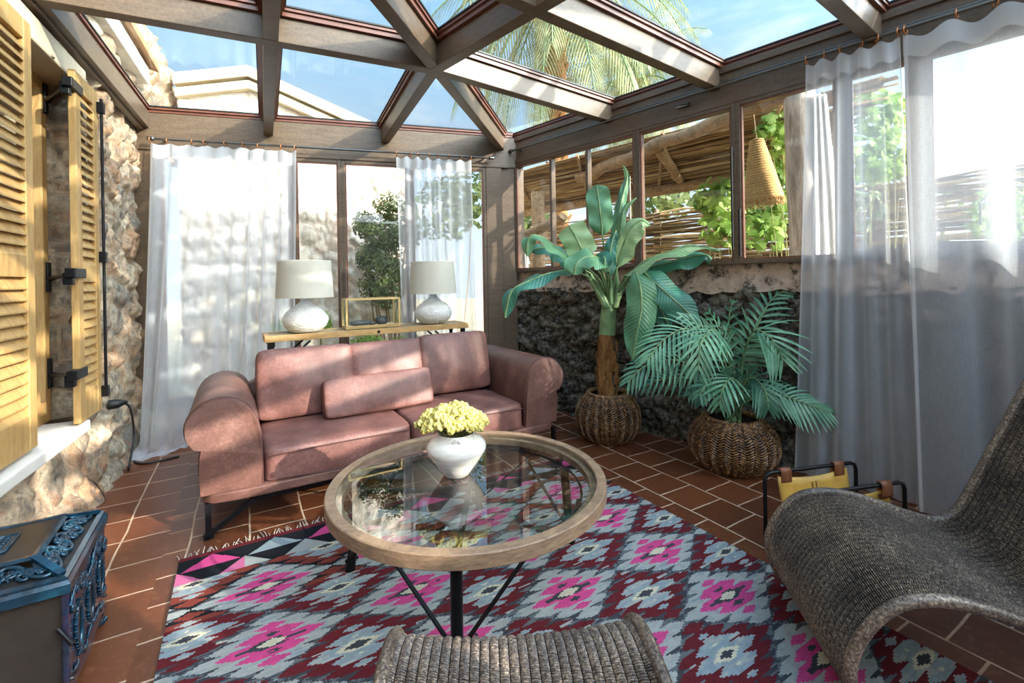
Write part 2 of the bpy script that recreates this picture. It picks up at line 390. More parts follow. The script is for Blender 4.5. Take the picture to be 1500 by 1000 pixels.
fl.add([(-3.9,-3.2,-.12),(4.2,-3.2,-.12),(4.2,1.2,-.12),(.3,5.45,-.12),(-3.6,4.6,-.12)],[(4,3,2,1,0)])
tag(fl.build('floor',floor_mat()),kind='structure')

# left wall with its window opening (far jamb at t=-.72)
mat_left=stone('cream_fieldstone',[(.25,'857d72'),(.4,'b5a68f'),(.52,'d2c3a8'),(.66,'b18c6c'),(.8,'cdbb9f')],('5f5c57',.8),('a0714f',.6,'cdb79c'),17)
def lt(x,n,y=450): return along(pL,dL,W(x,y,pL+nL*n,dL))
OZ0,OZ1,OT1,OT0,LTOP=.55,2.62,-.725,-1.95,4.0
OT1=lt(113,.0)
def bulge(t,z): return .09*max(0,1-z/.55)**1.5
w=MB()
stone_panel(w,LW,OT1,LT_END+.1,0,2.84,.0165,3.4,.045,.03,-.03,bulge)
stone_panel(w,LW,-4.5,OT1,0,OZ0,.018,3.4,.04,.03,-.03,bulge)
stone_panel(w,LW,-4.5,OT1,OZ1,2.84,.025,3.2,.075,.03,-.05)
stone_panel(w,LW,-4.5,OT0,OZ0,OZ1,.04,3.2,.075,.03,-.05)
stone_panel(w,LW,-4.5,2.6,2.84,LTOP,.05,3.2,.075,.03,-.05)
def jamb(t,z,n):                              # the far reveal, facing the camera
    return LW(OT1,z,0)-nL*(t)+dL*(-n)
stone_panel(w,jamb,-.03,.36,OZ0,OZ1,.0165,3.6,.04,.025,-.03)
w.box((-4.5,-.45,0),(-1.95,-.38,LTOP),lambda p:LW(p.x,p.z,p.y)); w.box((OT1,-.45,0),(2.6,-.38,LTOP),lambda p:LW(p.x,p.z,p.y))
w.box((OT0,-.45,OZ1),(OT1,-.38,LTOP),lambda p:LW(p.x,p.z,p.y)); w.box((OT0,-.45,0),(OT1,-.38,OZ0),lambda p:LW(p.x,p.z,p.y))
tag(w.build('wall_left',mat_left),kind='structure')
w=MB(); wf=[RW(4.2,0,0),Vector((3.1,-.5,0)),Vector((2.0,-2.7,0)),Vector((-.75,-2.7,0)),LW(-4.5,0,0)]  # front wall out of view, added to block the sun
for p,q in zip(wf,wf[1:]):
    hz=1.70 if p==wf[0] else 2.95  # first stretch kept low so the added slats can stripe the sun
    d=(q-p).normalized(); nn=Vector((-d.y,d.x,0)); w.add([p,q,q+Z*hz,p+Z*hz,p+nn*.2,q+nn*.2,q+nn*.2+Z*hz,p+nn*.2+Z*hz],[(0,1,2,3),(7,6,5,4),(3,2,6,7),(0,4,5,1),(0,3,7,4),(1,5,6,2)])
wfo=tag(w.build('wall_front_added',plain('white_lime_wall','e4ded2',.9,0,.1,.05,4,.2)),kind='structure')
def stripe_screen(p,q,z0,z1,parent):                 # unseen timber slats, added to cut the sun into stripes
    w=MB(); k=z0
    while k<z1: w.beam(p+Z*k,q+Z*k,.03,.15); k+=.31
    w.build('sun_stripe_slats',M['log'],parent)
    w=MB(); n=4
    for i in range(n): w.beam(p.lerp(q,i/(n-1))+Z*z0,p.lerp(q,i/(n-1))+Z*z1,.05,.05)
    w.build('sun_stripe_posts',M['log'],parent)
stripe_screen(RW(4.25,0,-.1),Vector((3.25,-.5,0)),1.75,4.5,wfo)  # added slats on the unseen front wall, for sun stripes indoors
# lintel, sill, wooden window in the opening
w=MB(); w.box((OT0-.2,-.3,OZ1-.01),(OT1+.10,.035,OZ1+.13),lambda p:LW(p.x,p.z,p.y)); tag(w.build('trim_lintel',M['plaster'],bevel=.012),kind='structure')
w=MB(); w.box((OT0-.3,-.3,OZ0-.065),(lt(133,.085,603),.085,OZ0),lambda p:LW(p.x,p.z,p.y)); tag(w.build('trim_sill',M['sill'],bevel=.01),kind='structure')
win=setting('window_1',LW(OT0,OZ0,-.2))
w=MB()
for a,b,c,d in ((OT1-.075,OT1-.005,OZ0,OZ1),(OT0,OT0+.07,OZ0,OZ1),(OT0,OT1,OZ1-.07,OZ1),(OT0,OT1,OZ0,OZ0+.06),(-1.36,-1.30,OZ0,OZ1)):
    w.box((a,-.20,c),(b,-.125,d),lambda p:LW(p.x,p.z,p.y))
w.build('window_frame',M['pine'],win,bevel=.006)
w=MB(); w.box((OT0+.03,-.165,OZ0+.03),(OT1-.03,-.16,OZ1-.03),lambda p:LW(p.x,p.z,p.y)); w.build('window_pane',M['glass'],win)
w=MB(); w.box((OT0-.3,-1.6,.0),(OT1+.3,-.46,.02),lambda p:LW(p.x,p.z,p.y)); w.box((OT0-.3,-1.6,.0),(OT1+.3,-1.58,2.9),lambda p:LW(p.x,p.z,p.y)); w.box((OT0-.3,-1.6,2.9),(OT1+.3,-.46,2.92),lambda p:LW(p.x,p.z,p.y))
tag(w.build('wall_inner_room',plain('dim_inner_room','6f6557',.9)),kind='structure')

# low right wall, dark lichened stone with a plaster band along the top
mat_right=stone('dark_lichen_stone',[(.2,'201d19'),(.42,'37322b'),(.55,'4c463b'),(.68,'655c4d'),(.85,'857a66')],('a9a294',.8),('1e1b17',.8,'2e2a24'),30,.95,1.0)
w=MB()
stone_panel(w,RW,RT_CORNER-.1,4.2,0,1.27,.0165,7.5,.035,.065,-.03,lambda t,z:.03*max(0,1-z/.4))
w.box((RT_CORNER-.2,-.34,0),(4.2,-.1,1.40),lambda p:RW(p.x,p.z,p.y))
wro=tag(w.build('wall_right',mat_right),kind='structure')
stripe_screen(RW(2.95,0,-.2),RW(4.2,0,-.2),3.0,4.5,wro)  # more unseen slats, added above the right wall to stripe the sun
mat_pl=(lambda t:(lambda g:t.done(t.pbr(t.mix(t.ramp(t.noise(g,7,6,.75),[(.5,(0,0,0,1)),(.6,(1,1,1,1))]),t.ramp(t.noise(g,12,5),[(.3,lin('a08b79')),(.7,lin('c9b3a0'))]),lin('4a433b')),.9,0,t.bump(t.noise(g,30,5),.5,.02),.2)))(t.geo()))(NT('pinkish_lime_plaster'))
w=MB()
def plast(u,v):
    t=RT_CORNER-.1+5.2*u; z0=1.24+.05*noise.noise(Vector((t*2.2,0,3)))-.06*abs(noise.noise(Vector((t*5,2,0)))); z=z0+(1.44-z0)*v
    return RW(t,z,-.035+.02*noise.noise(RW(t,z)*6)+.035*(1-v))
w.grid(plast,300,10); w.box((RT_CORNER-.1,-.34,1.38),(4.2,-.03,1.445),lambda p:RW(p.x,p.z,p.y))
tag(w.build('trim_plaster_band',mat_pl),kind='structure')

# low back wall below the back windows (plinth)
w=MB(); stone_panel(w,BW,-.35,3.6,0,.30,.03,3.5,.05,.02,-.03); w.box((-.4,-.3,0),(3.7,-.04,.28),lambda p:BW(p.x,p.z,p.y))
tag(w.build('wall_back',mat_left),kind='structure')
# brown metal plates carrying the roof and the corner posts
w=MB(); w.box((RT_CORNER-.05,-.14,2.655),(4.2,.03,2.95),lambda p:RW(p.x,p.z,p.y)); w.box((RT_CORNER,.03,2.655),(4.2,.045,2.70),lambda p:RW(p.x,p.z,p.y)); w.box((RT_CORNER,.03,2.90),(4.2,.05,2.95),lambda p:RW(p.x,p.z,p.y))
tag(w.build('trim_plate_right',M['beam'],bevel=.004),kind='structure')
w=MB(); w.box((-.2,-.12,2.61),(BT_CORNER+.1,.04,2.94),lambda p:BW(p.x,p.z,p.y)); w.box((-.2,.04,2.60),(BT_CORNER-.05,.055,2.64),lambda p:BW(p.x,p.z,p.y))
tag(w.build('trim_plate_back',M['beam'],bevel=.004),kind='structure')
w=MB(); w.box((-4.4,-.08,2.80),(LT_END+.05,.09,2.95),lambda p:LW(p.x,p.z,p.y)); w.box((-4.4,.0,2.78),(LT_END+.05,.05,2.82),lambda p:LW(p.x,p.z,p.y))
tag(w.build('trim_plate_left',M['beam'],bevel=.004),kind='structure')
def post(name,P,t0,t1,n0,n1,z0,z1): 
    w=MB(); w.box((t0,n0,z0),(t1,n1,z1),lambda p:P(p.x,p.z,p.y)); tag(w.build(name,M['beam'],bevel=.004),kind='structure')
post('trim_post_left',BW,-.21,-.02,-.1,.04,.25,2.62)
a=bs(712,350); b=bs(735,350)
post('trim_post_corner',BW,a,b,-.1,.045,.25,2.62)
post('trim_post_corner',BW,b+.005,BT_CORNER+.03,-.1,.02,.25,2.62)
post('trim_post_corner',RW,RT_CORNER,rs(757),-.12,.04,1.445,2.66)

def window(name,P,t0,t1,z0,z1,inner=(),fw=.032,handle=None,dep=.04,pane_n=0.0):
    win=setting(name,P(t0,z0,0)); w=MB(); F=lambda p:P(p.x,p.z,p.y)
    for a,b,c,d in ((t0,t0+fw,z0,z1),(t1-fw,t1,z0,z1),(t0+fw,t1-fw,z0,z0+fw),(t0+fw,t1-fw,z1-fw,z1)): w.box((a,-dep,c),(b,dep,d),F)
    w.build('window_frame',M['beam'],win,bevel=.004)
    for x in inner:
        m=MB(); m.box((x-.015,-dep*.8,z0+fw),(x+.015,dep*.8,z1-fw),F); m.build('mullion',M['beam'],win,bevel=.003)
    m=MB(); m.box((t0+fw*.6,pane_n-.003,z0+fw*.6),(t1-fw*.6,pane_n+.003,z1-fw*.6),F); m.build('window_pane',M['glass'],win)
    g=MB()
    for a,b,c,d in ((t0+fw,t0+fw+.012,z0+fw,z1-fw),(t1-fw-.012,t1-fw,z0+fw,z1-fw),(t0+fw,t1-fw,z1-fw-.012,z1-fw),(t0+fw,t1-fw,z0+fw,z0+fw+.012)): g.box((a,.012,c),(b,dep-.006,d),F)
    g.build('glazing_bead',M['rebate'],win)
    if handle:
        x,h0,h1,mt=handle; h=MB(); h.tube([P(x,h0,.075),P(x,h1,.075)],.008,8)
        for z in (h0+.05,h1-.05): h.tube([P(x,z,.02),P(x,z,.078)],.006,6)
        h.build('handle',mt,win)
    return win
ZS,ZH=1.445,2.66
S=[rs(x) for x in (757,937,1082,1236,1350)]
window('window_2',RW,S[0],S[1],ZS,ZH,(rs(810),rs(863)),handle=(S[1]-.05,1.62,2.25,M['bleached']))
window('window_3',RW,S[1],S[2],ZS,ZH,handle=(S[2]-.02,1.55,2.32,M['black']))
window('window_4',RW,S[2],S[3],ZS,ZH,handle=(S[2]+.03,1.5,1.85,M['black']))
window('window_5',RW,S[3],S[4],ZS,ZH,fw=.05)
window('window_6',RW,S[4],S[4]+1.1,ZS,ZH,fw=.05)
window('window_7',RW,S[4]+1.1,4.2,ZS,ZH,fw=.05)
T=[-.02,bs(430),bs(501),bs(600),a]
window('window_8',BW,T[0],T[1],.28,2.6,fw=.036)
window('window_9',BW,T[1],T[2],.28,2.6,fw=.036,handle=(T[2]-.02,1.0,1.5,M['steel']))
window('window_10',BW,T[2],T[3],.28,2.6,fw=.036,handle=(T[2]+.03,1.0,1.5,M['steel']))
window('window_11',BW,T[3],T[4],.28,2.6,fw=.036)

# glazed roof: brown rafters, red-brown rebates, panes
ceil=setting('ceiling',(0,0,2.8))
ZR=2.80
hub=G(636,105,ZR); n2=G(785,17,ZR); R1=G(895,180,ZR); R2=G(1045,130,ZR); R3=G(1270,50,ZR); B1=G(393,205,ZR); B2=G(560,215,ZR); KC=G(740,228,ZR)
HU=G(550,0,ZR); B1u=G(398,0,ZR); LP=G(92,10,ZR)
def onB(p,q): # extend q->p to the back plate face
    d=(p-q); k=((pB+nB*.03-q).dot(nB))/d.dot(nB); return q+d*k
def onR(p,q):
    d=(p-q); k=((pR+nR*.02-q).dot(nR))/d.dot(nR); return q+d*k
def onL(p,q):
    d=(p-q); k=((pL+nL*.06-q).dot(nL))/d.dot(nL); return q+d*k
R1=onR(R1,hub); R2=onR(R2,n2); dRa=(R2-n2).normalized(); R3=onR(R3,R3-dRa); B1=onB(B1,B1u); B2=onB(B2,hub); KC=onB(KC,hub)
dP=(n2-hub).normalized(); 
n3=R3-dRa*1.66; 
k=(n3-n2).dot(dP); n3=n2+dP*k+Vector((0,0,0))
HE=hub+(HU-hub).normalized()*3.2; B1E=B1u+(B1u-B1).normalized()*2.2; LPw=onL(LP,hub)
PE=n2+dP*3.4
segs=[(KC,HE),(B1,B1E),(B2,hub),(hub,R1),(hub,LPw),(hub,PE),(n2-dRa*3.0,R2),(R3-dRa*4.2,R3)]
for k in range(1,3): segs.append((R3-dRa*4.2+dR*(1.05*k),R3+dR*(1.05*k)))  # extra rafters out of view, repeated for the shade they cast
for i,(a,b) in enumerate(segs):
    a=Vector(a)-Z*.0007*i;b=Vector(b)-Z*.0007*i; w=MB(); w.beam(a,b,.082,.15); rb=w.build('rafter',M['beam'],ceil,bevel=.004)
    w=MB(); w.beam(a+Z*.15,b+Z*.15,.125,.03); w.beam(a+Z*.18,b+Z*.18,.15,.018); w.build('rebate',M['rebate'],rb)
    w=MB(); w.beam(a+Z*.198,b+Z*.198,.165,.010); w.build('gasket',M['gasket'],rb)
def edge(P,t0,t1,n0):
    w=MB(); w.box((t0,n0-.06,2.95),(t1,n0,2.975),lambda p:P(p.x,p.z,p.y)); w.box((t0,n0-.06,2.975),(t1,n0+.015,2.995),lambda p:P(p.x,p.z,p.y)); w.build('rebate',M['rebate'],ceil)
    w=MB(); w.box((t0,n0-.06,2.995),(t1,n0+.022,3.005),lambda p:P(p.x,p.z,p.y)); w.build('gasket',M['gasket'],ceil)
edge(RW,RT_CORNER,4.2,.02); edge(BW,-.2,BT_CORNER,.03); edge(LW,-4.4,LT_END,.08)
CB=BW(BT_CORNER+.05,0); CL=BW(-.15,0); FR=RW(4.2,0); FLt=LW(-4.4,0)
def pane(pts):
    w=MB(); up=[Vector((p[0],p[1],3.012)) for p in pts]; dn=[Vector((p[0],p[1],3.004)) for p in pts]; n=len(pts)
    w.add(up,[tuple(range(n))]); w.add(dn,[tuple(range(n))[::-1]]); w.build('roof_pane',M['roofglass'],ceil)
X1=B1+(B1u-B1)*(.0); 
def cross(a,b,c,d):
    a,b,c,d=[Vector((q[0],q[1])) for q in (a,b,c,d)]; r=b-a;s=d-c; k=((c-a).x*s.y-(c-a).y*s.x)/(r.x*s.y-r.y*s.x); return a+r*k
q1=cross(B1,B1E,hub,LPw)
pane([CL,B1,q1,LPw]); pane([B1,B2,hub,q1]); pane([B2,KC,hub]); pane([KC,R1,hub]); pane([R1,R2,n2,hub]); pane([R2,R3,n3,n2]); pane([R3,FR,PE,n3])
pane([LPw,q1,B1E,FLt]); pane([q1,hub,HE,B1E]); pane([hub,n2,n3,PE,HE])
# a small brass catch on the right plate
w=MB(); q=W(1000,155,pR+nR*.05,dR); s0=along(pR,dR,q)
w.box((s0-.05,.03,q.z-.012),(s0+.05,.06,q.z+.012),lambda p:RW(p.x,p.z,p.y)); w.tube([RW(s0-.06,q.z+.02,.06),RW(s0+.05,q.z+.0,.075)],.006,6)
o=w.build('roof_catch',M['steel'],loc=RW(s0,q.z,.03)); tag(o,'small grey metal catch on the brown beam above the right hand windows','catch')
# ------------------------------------------------------------------ louvred shutters on the left wall
def shutter(name,label,F,wd,z0,z1,hinge_side):
    s=thing(name,label,'shutter',F(Vector((wd/2,0,z0))),'louvred window shutters')
    st=.075; th=.035; rails=((z0,z0+.16),(z0+(z1-z0)*.40,z0+(z1-z0)*.40+.10),(z1-.10,z1))
    for x in (0,wd-st):
        w=MB(); w.box((x,0,z0),(x+st,th,z1),F); w.build('stile',M['pine'],s,bevel=.004)
    for a,b in rails:
        w=MB(); w.box((st,.002,a),(wd-st,th-.002,b),F); w.build('rail',M['pine'],s,bevel=.003)
    for a,b in ((rails[0][1],rails[1][0]),(rails[1][1],rails[2][0])):
        w=MB(); n=int((b-a)/.052)
        for i in range(n):
            zz=a+(i+.5)*(b-a)/n
            vs=[(st-.005,.033,zz-.030),(wd-st+.005,.033,zz-.030),(wd-st+.005,.033,zz-.022),(st-.005,.033,zz-.022)]
            v2=[(st-.005,.004,zz+.022),(wd-st+.005,.004,zz+.022),(wd-st+.005,.004,zz+.030),(st-.005,.004,zz+.030)]
            vs=[F(Vector(p)) for p in vs+v2]
            w.add(vs,[(0,1,2,3),(7,6,5,4),(3,2,6,7),(4,5,1,0),(0,3,7,4),(1,5,6,2)])
        w.build('louvre_panel',M['pine'],s)
    return s
TN=lt(52.5,.05); FN=lambda p:LW(TN-.655+p.x,p.z,.015+p.y)
near=shutter('louvred_shutter','closed louvred pine shutter leaf covering the near half of the window at left edge',FN,.655,.575,2.655,0)
TA,TBB=lt(116,.09),lt(148,.09); FWD=TBB-TA
def FS(p): return LW(TA+p.x,p.z,.055+p.y)
far=shutter('louvred_shutter','open narrow louvred pine shutter leaf folded back against the stone wall beside curtain',FS,FWD,.565,2.62,1)
w=MB(); w.tube([FS(Vector((FWD-.005,.055,.66))),FS(Vector((FWD-.005,.055,2.58)))],.009,8); 
for z in (.68,1.55,2.52): w.box((FWD-.025,.03,z-.035),(FWD+.015,.07,z+.035),FS)
w.build('bolt_rod',M['black'],far,bevel=.003)
for z in (2.50,1.42,.84):
    h=MB(); c=LW(OT1-.035,z,-.15)
    h.box((OT1-.055,-.127,z-.09),(OT1-.015,-.110,z+.09),lambda p:LW(p.x,p.z,p.y))
    q0=LW(OT1-.035,z-.01,-.112); q1=LW(TA-.05,z+.015,.075)
    h.tube([q0,q0.lerp(q1,.25),q0.lerp(q1,.7),q1],[.020,.013,.013,.018],8)
    h.box((TA-.09,.055,z-.01),(TA+.08,.103,z+.045),lambda p:LW(p.x,p.z,p.y))
    h.box((TA-.07,.04,z-.05),(TA-.03,.085,z+.02),lambda p:LW(p.x,p.z,p.y))
    h.build('strap_hinge',M['black'],far,bevel=.005)

# ------------------------------------------------------------------ black cable with its plug
c0=W(165,592,pL+nL*.03,dL)
pts=[c0,c0+nL*.05+dL*.02,c0+nL*.09+dL*.05+Z*-.06,W(196,640,pL+nL*.13,dL),W(188,668,pL+nL*.13,dL)]
pts[-1].z=.03; pts+= [G(192,676,.009),G(208,679,.008),G(232,675,.008),G(262,668,.008)]
cb=thing('power_cable','black power cable plugged into the stone wall beside the curtain','cable',c0)
w=MB(); w.tube(smooth_path(pts,6),.0075,8); w.build('cord',M['cable'],cb)
w=MB(); w.tube([c0-nL*.02,c0+nL*.03,c0+nL*.05+dL*.02,c0+nL*.075+dL*.035],[.035,.033,.022,.011],12); w.build('plug',M['cable'],cb)

# ------------------------------------------------------------------ curtain rods, curtains and rings
def rod(name,label,P,t0,t1,z,n,double=False):
    r=thing(name,label,'curtain rod',P((t0+t1)/2,z,n))
    w=MB(); w.tube([P(t0,z,n),P(t1,z,n)],.011,10); w.build('bar',M['steel'],r)
    if double:
        w=MB(); w.tube([P(t0,z+.035,n-.045),P(t1,z+.035,n-.045)],.008,10); w.build('bar',M['steel'],r)
    for t,sg in ((t0,-1),(t1,1)):
        w=MB(); q=P(t,z,n); d=(P(t+1,z,n)-P(t,z,n))*sg
        w.tube([q,q+d*.01,q+d*.02,q+d*.035,q+d*.05,q+d*.06],[.011,.020,.020,.014,.019,.006],10); w.build('finial',M['steel'],r)
    for t in (t0+.05,t1-.05):
        w=MB(); w.tube([P(t,z,.03),P(t,z,n)],.009,8); w.tube([P(t,z,.025),P(t,z,.035)],.025,10); w.build('bracket',M['steel'],r)
    return r
ZRB,ZRR=2.68,2.79
bt0,bt1=along(pB,dB,G(226,203,ZRB)),along(pB,dB,G(716,231,ZRB))
rod('curtain_rod','long grey metal curtain rod across the top of the back windows',BW,bt0,bt1,ZRB,.13)
rt0,rt1=RT_CORNER+.1,3.6
rod('curtain_rod','grey double metal curtain rod running along the right hand beam',RW,rt0,rt1,ZRR,.10,True)
def ring(parent,c,ax,r=.024):
    w=MB(); ax=Vector(ax).normalized(); x=Vector((0,0,1)); y=ax.cross(x)
    w.tube([Vector(c)+x*math.cos(a)*r+y*math.sin(a)*r for a in [2*PI*k/18 for k in range(18)]],.0042,6,closed=True)
    w.build('curtain_ring',M['copper'],parent)
def pathat(pts,u):
    L=[0]
    for a,b in zip(pts,pts[1:]): L.append(L[-1]+(b-a).length)
    s=u*L[-1]
    for i in range(len(pts)-1):
        if s<=L[i+1] or i==len(pts)-2:
            k=(s-L[i])/max(1e-9,L[i+1]-L[i]); return pts[i].lerp(pts[i+1],k)
def curtain(name,label,top,hem,ztop,nrm,folds,amp,rings,ringax,ringz,seed,puddle=0,group='white sheer curtains',scallop=.025,creases=()):
    cu=thing(name,label,'curtain',hem[len(hem)//2],group)
    rr=random.Random(seed); ph=[rr.uniform(0,6.3) for _ in range(4)]
    hem=smooth_path(hem,8) if len(hem)>2 else hem
    NU,NV=max(90,int(folds*16)),46
    def prof(u,v):
        s=math.sin(2*PI*folds*(u+.035*math.sin(5*u+ph[0])+.02*math.sin(13*u+ph[3])*v)+ph[1])
        s=math.copysign(abs(s)**.75,s)
        return (s*(.75+.35*math.sin(7*u+ph[2]))+.35*math.sin(2*PI*folds*.37*u+ph[3])*v)
    def fn(u,v):
        a=pathat(top,u); b=pathat(hem,u)
        sag=scallop*(.5-.5*math.cos(2*PI*u*(rings-1)))
        zt=ztop-sag*(1-v)
        if puddle and v>.93:
            k=(v-.93)/.07; base=a.lerp(b,1); return Vector((b.x,b.y,0))+nrm*(puddle*k*(.6+.5*math.sin(u*9+ph[0])))+Z*(.012+.03*(1-k)*abs(math.sin(u*21+ph[1]))+.02*abs(math.sin(u*33+k*4))) 
        vv=min(1,v/.93) if puddle else v
        xy=a.lerp(b,vv**1.15); z=zt+(.03-zt)*vv if puddle else zt+(b.z+.012-zt)*vv
        o=prof(u,vv)*amp*(.55+.6*vv)
        return Vector((xy.x,xy.y,z))+nrm*o
    w=MB(); w.grid(fn,NU,NV); w.build('cloth',M['sheer'],cu)
    w=MB(); w.grid(lambda u,v:fn(u,v*.045)+nrm*.004,NU,3); w.build('heading_tape',M['sheerhem'],cu)
    for ue in (0.004,.988):
        w=MB(); w.grid(lambda u,v:fn(min(1,max(0,ue+(u)*.012)),v)+nrm*.004,1,NV); w.build('side_hem',M['sheerhem'],cu)
    for i in range(rings):
        u=.01+.98*i/(rings-1)+ (rr.uniform(-.25,.25)/(rings) if 0<i<rings-1 else 0); q=pathat(top,u); ring(cu,Vector((q.x,q.y,ringz-.012)),ringax+nrm*rr.uniform(-.5,.5))
    return cu
def topb(x): q=G(x,205,ZRB); t=along(pB,dB,q); return BW(t,ZRB,.13)
zt=ZRB-.035
hemL=[Vector((G(199,662)[0],G(199,662)[1],0)),Vector((*G(235,668)[:2],0)),Vector((*G(290,652)[:2],0)),Vector((topb(345).x+.03,topb(345).y-.08,0)),Vector((topb(418).x,topb(418).y-.03,0))]
curtain('sheer_curtain','tall white sheer curtain trailing on the floor in the back left corner',[topb(222),topb(428)],hemL,zt,nB,8.5,.055,9,dB,ZRB,3,puddle=.22)
hemB=[topb(590),topb(650),topb(712)]
for q in hemB: q.z=0
curtain('sheer_curtain','white sheer curtain in back right corner behind right hand table lamp',[topb(582),topb(707)],hemB,zt,nB,6.5,.05,8,dB,ZRB,5)
def topr(x,y=100): return RW(along(pR,dR,W(x,y,pR+nR*.10,dR)),ZRR,.10)
zt=ZRR-.035
H1=[Vector((*G(x,y)[:2],0)) for x,y in ((1163,694),(1200,704),(1250,716),(1300,730),(1352,748))]
curtain('sheer_curtain','white sheer curtain on the right wall beside the potted palm, its panel nearest plant',[topr(1180),topr(1318,40)],H1,zt,nR,4.2,.03,6,dR,ZRR,11)
H2=[Vector((*G(x,y)[:2],0)) for x,y in ((1346,752),(1390,762),(1450,778))]+[RW(rs(1500)+.12,0,.28),RW(rs(1500)+.75,0,.25)]
curtain('sheer_curtain','wide white sheer curtain at right edge hanging behind the wicker chaise chair',[topr(1322,40),topr(1500,-20),RW(rs(1500)+.75,ZRR,.10)],H2,zt,nR,4.3,.035,7,dR,ZRR,17,scallop=.045)

# ------------------------------------------------------------------ leather sofa
SO=Vector((-1.655,2.396,0)); sx=(.856,.517); sy=(-.517,.856); SF=frame(SO,sx,sy); SW=2.32
sofa=thing('sofa','mauve brown leather sofa with rolled arms on black metal legs','sofa',SF((SW/2,.45,0)))
w=MB(); w.soft(SW,.98,.06,lambda p:SF((p.x+SW/2,p.y+.47,p.z+.215)),14,14); w.build('base',M['leather'],sofa,merge=True)
def armprof():
    P=[(0,.235)]; 
    P+=[(-.004,.35),(.0,.45),(.008,.49)]
    c=(.098,.598); r=.162
    for k in range(0,20):
        a=math.radians(222-k*(222-18)/19); P.append((c[0]+r*math.cos(a),c[1]+r*math.sin(a)*.93))
    P+=[(.272,.60),(.288,.52),(.292,.42),(.292,.235)]
    return P
AP=armprof()
def arm(mirror):
    g=lambda a,b,c: SF(((SW-a) if mirror else a,c,b))
    w=MB(); n=len(AP); secs=[(0.0,.965),(.012,.99),(.03,1.0),(.3,1.0),(.6,1.0),(.9,1.0),(.95,.99),(.965,.96)]
    cx=sum(a for a,b in AP)/n; cz=.5; vs=[]
    for y,k in secs: vs+=[g(cx+(a-cx)*k,max(.225,cz+(b-cz)*k),y-.01+ .012*math.sin(b*9)) for a,b in AP]
    fs=[]
    for i in range(len(secs)-1):
        for k in range(n): fs.append((i*n+k,i*n+(k+1)%n,(i+1)*n+(k+1)%n,(i+1)*n+k))
    w.add(vs,fs,True); w.add(vs[:n],[tuple(range(n))[::-1]]); w.add(vs[-n:],[tuple(range(n))])
    a=w.build('arm',M['leather'],sofa)
    w=MB(); w.tube([g(p,q,.016) for p,q in AP[1:]],.0045,6); w.build('piping',M['seam'],a)
arm(0); arm(1)
w=MB(); w.soft(SW-.4,.20,.50,lambda p:SF((p.x+SW/2,p.y+.86,p.z+.46)),12,6,.0,.02); w.build('backrest',M['leather'],sofa,merge=True)
for a,b in ((.296,1.155),(1.160,SW-.296)):
    wd=b-a; w=MB(); w.soft(wd,.74,.205,lambda p:SF((p.x+(a+b)/2,p.y+.365,p.z+.328)),20,14,.03,.20,.004)
    sc=w.build('seat_cushion',M['leather2'],sofa,merge=True)
    w=MB()
    for z in (.392,.262): w.tube([SF((a+.02+ (wd-.04)*k/16,-.008-.018*math.sin(PI*k/16),z-.0+.012*math.sin(PI*k/16)*(1 if z>.3 else -1))) for k in range(17)],.0035,6)
    w.build('piping',M['seam'],sc)
def leg(mirror,back):
    X=lambda x:(SW-x) if mirror else x
    y=.035 if not back else .88; w=MB(); q=lambda x,z:SF((X(x),y,z))
    w.beam(q(.02,.0),q(.02,.19),.028,.028,up=(sx[0],sx[1],0)); w.beam(q(.02,.002),q(.27,.155),.026,.026); w.beam(q(.012,0),q(.06,0),.028,.02)
    w.build('leg',M['black'],sofa)
for m in (0,1):
    for b in (0,1): leg(m,b)
for y in (.035,.88):
    w=MB(); w.beam(SF((.25,y,.155)),SF((SW-.25,y,.155)),.026,.035); w.build('rail',M['black'],sofa)
def cushion(label,cx,cy,cz,wd,ht,th,tilt,yaw,mat,seed,group=None,name='back_cushion',e=12):
    ct,st=math.cos(tilt),math.sin(tilt); cyw,syw=math.cos(yaw),math.sin(yaw)
    def F(p):
        x,y,z=p; d=Vector((x,y,z)); wr=noise.noise(Vector((x*7+seed,z*6,y*3)))*.010+noise.noise(Vector((x*19+seed,z*15,1)))*.003
        y=y*(1+wr*8); y2=y*ct+z*st; z2=-y*st+z*ct
        return SF((cx+x*cyw-y2*syw,cy+x*syw+y2*cyw,cz+z2))
    c=thing(name,label,'cushion',F(Vector((0,0,-ht/2))),group)
    w=MB(); w.soft(wd,th,ht,F,20,e,.45); w.build('cover',mat,c,merge=True)
    pts=[]; n=64
    for k in range(n):
        a=2*PI*k/n; x=math.cos(a); z=math.sin(a); r=(abs(x)**11+abs(z)**11)**(1/11); pts.append(F(Vector((x/r*wd/2*.992,-th*.16,z/r*ht/2*.992))))
    w=MB(); w.tube(pts,.0055,6,closed=True); w.build('piping',M['leather'],c)
    return c
g='loose back cushions of the leather sofa'
cushion('left loose leather back cushion of the sofa, beside the left rolled arm',.595,.635,.668,.62,.47,.20,.20,0,M['leather2'],1,g)
cushion('middle loose leather back cushion partly hidden behind the long lumbar pillow',1.165,.645,.668,.58,.46,.19,.20,0,M['leather2'],2,g)
cushion('right loose leather back cushion of the sofa, beside the right rolled arm',1.72,.635,.678,.60,.48,.20,.20,0,M['leather2'],3,g)
cushion('long narrow leather lumbar pillow lying in front of the back cushions',1.05,.40,.568,.76,.265,.115,.34,.03,M['leather2'],4,None,'lumbar_pillow',16)

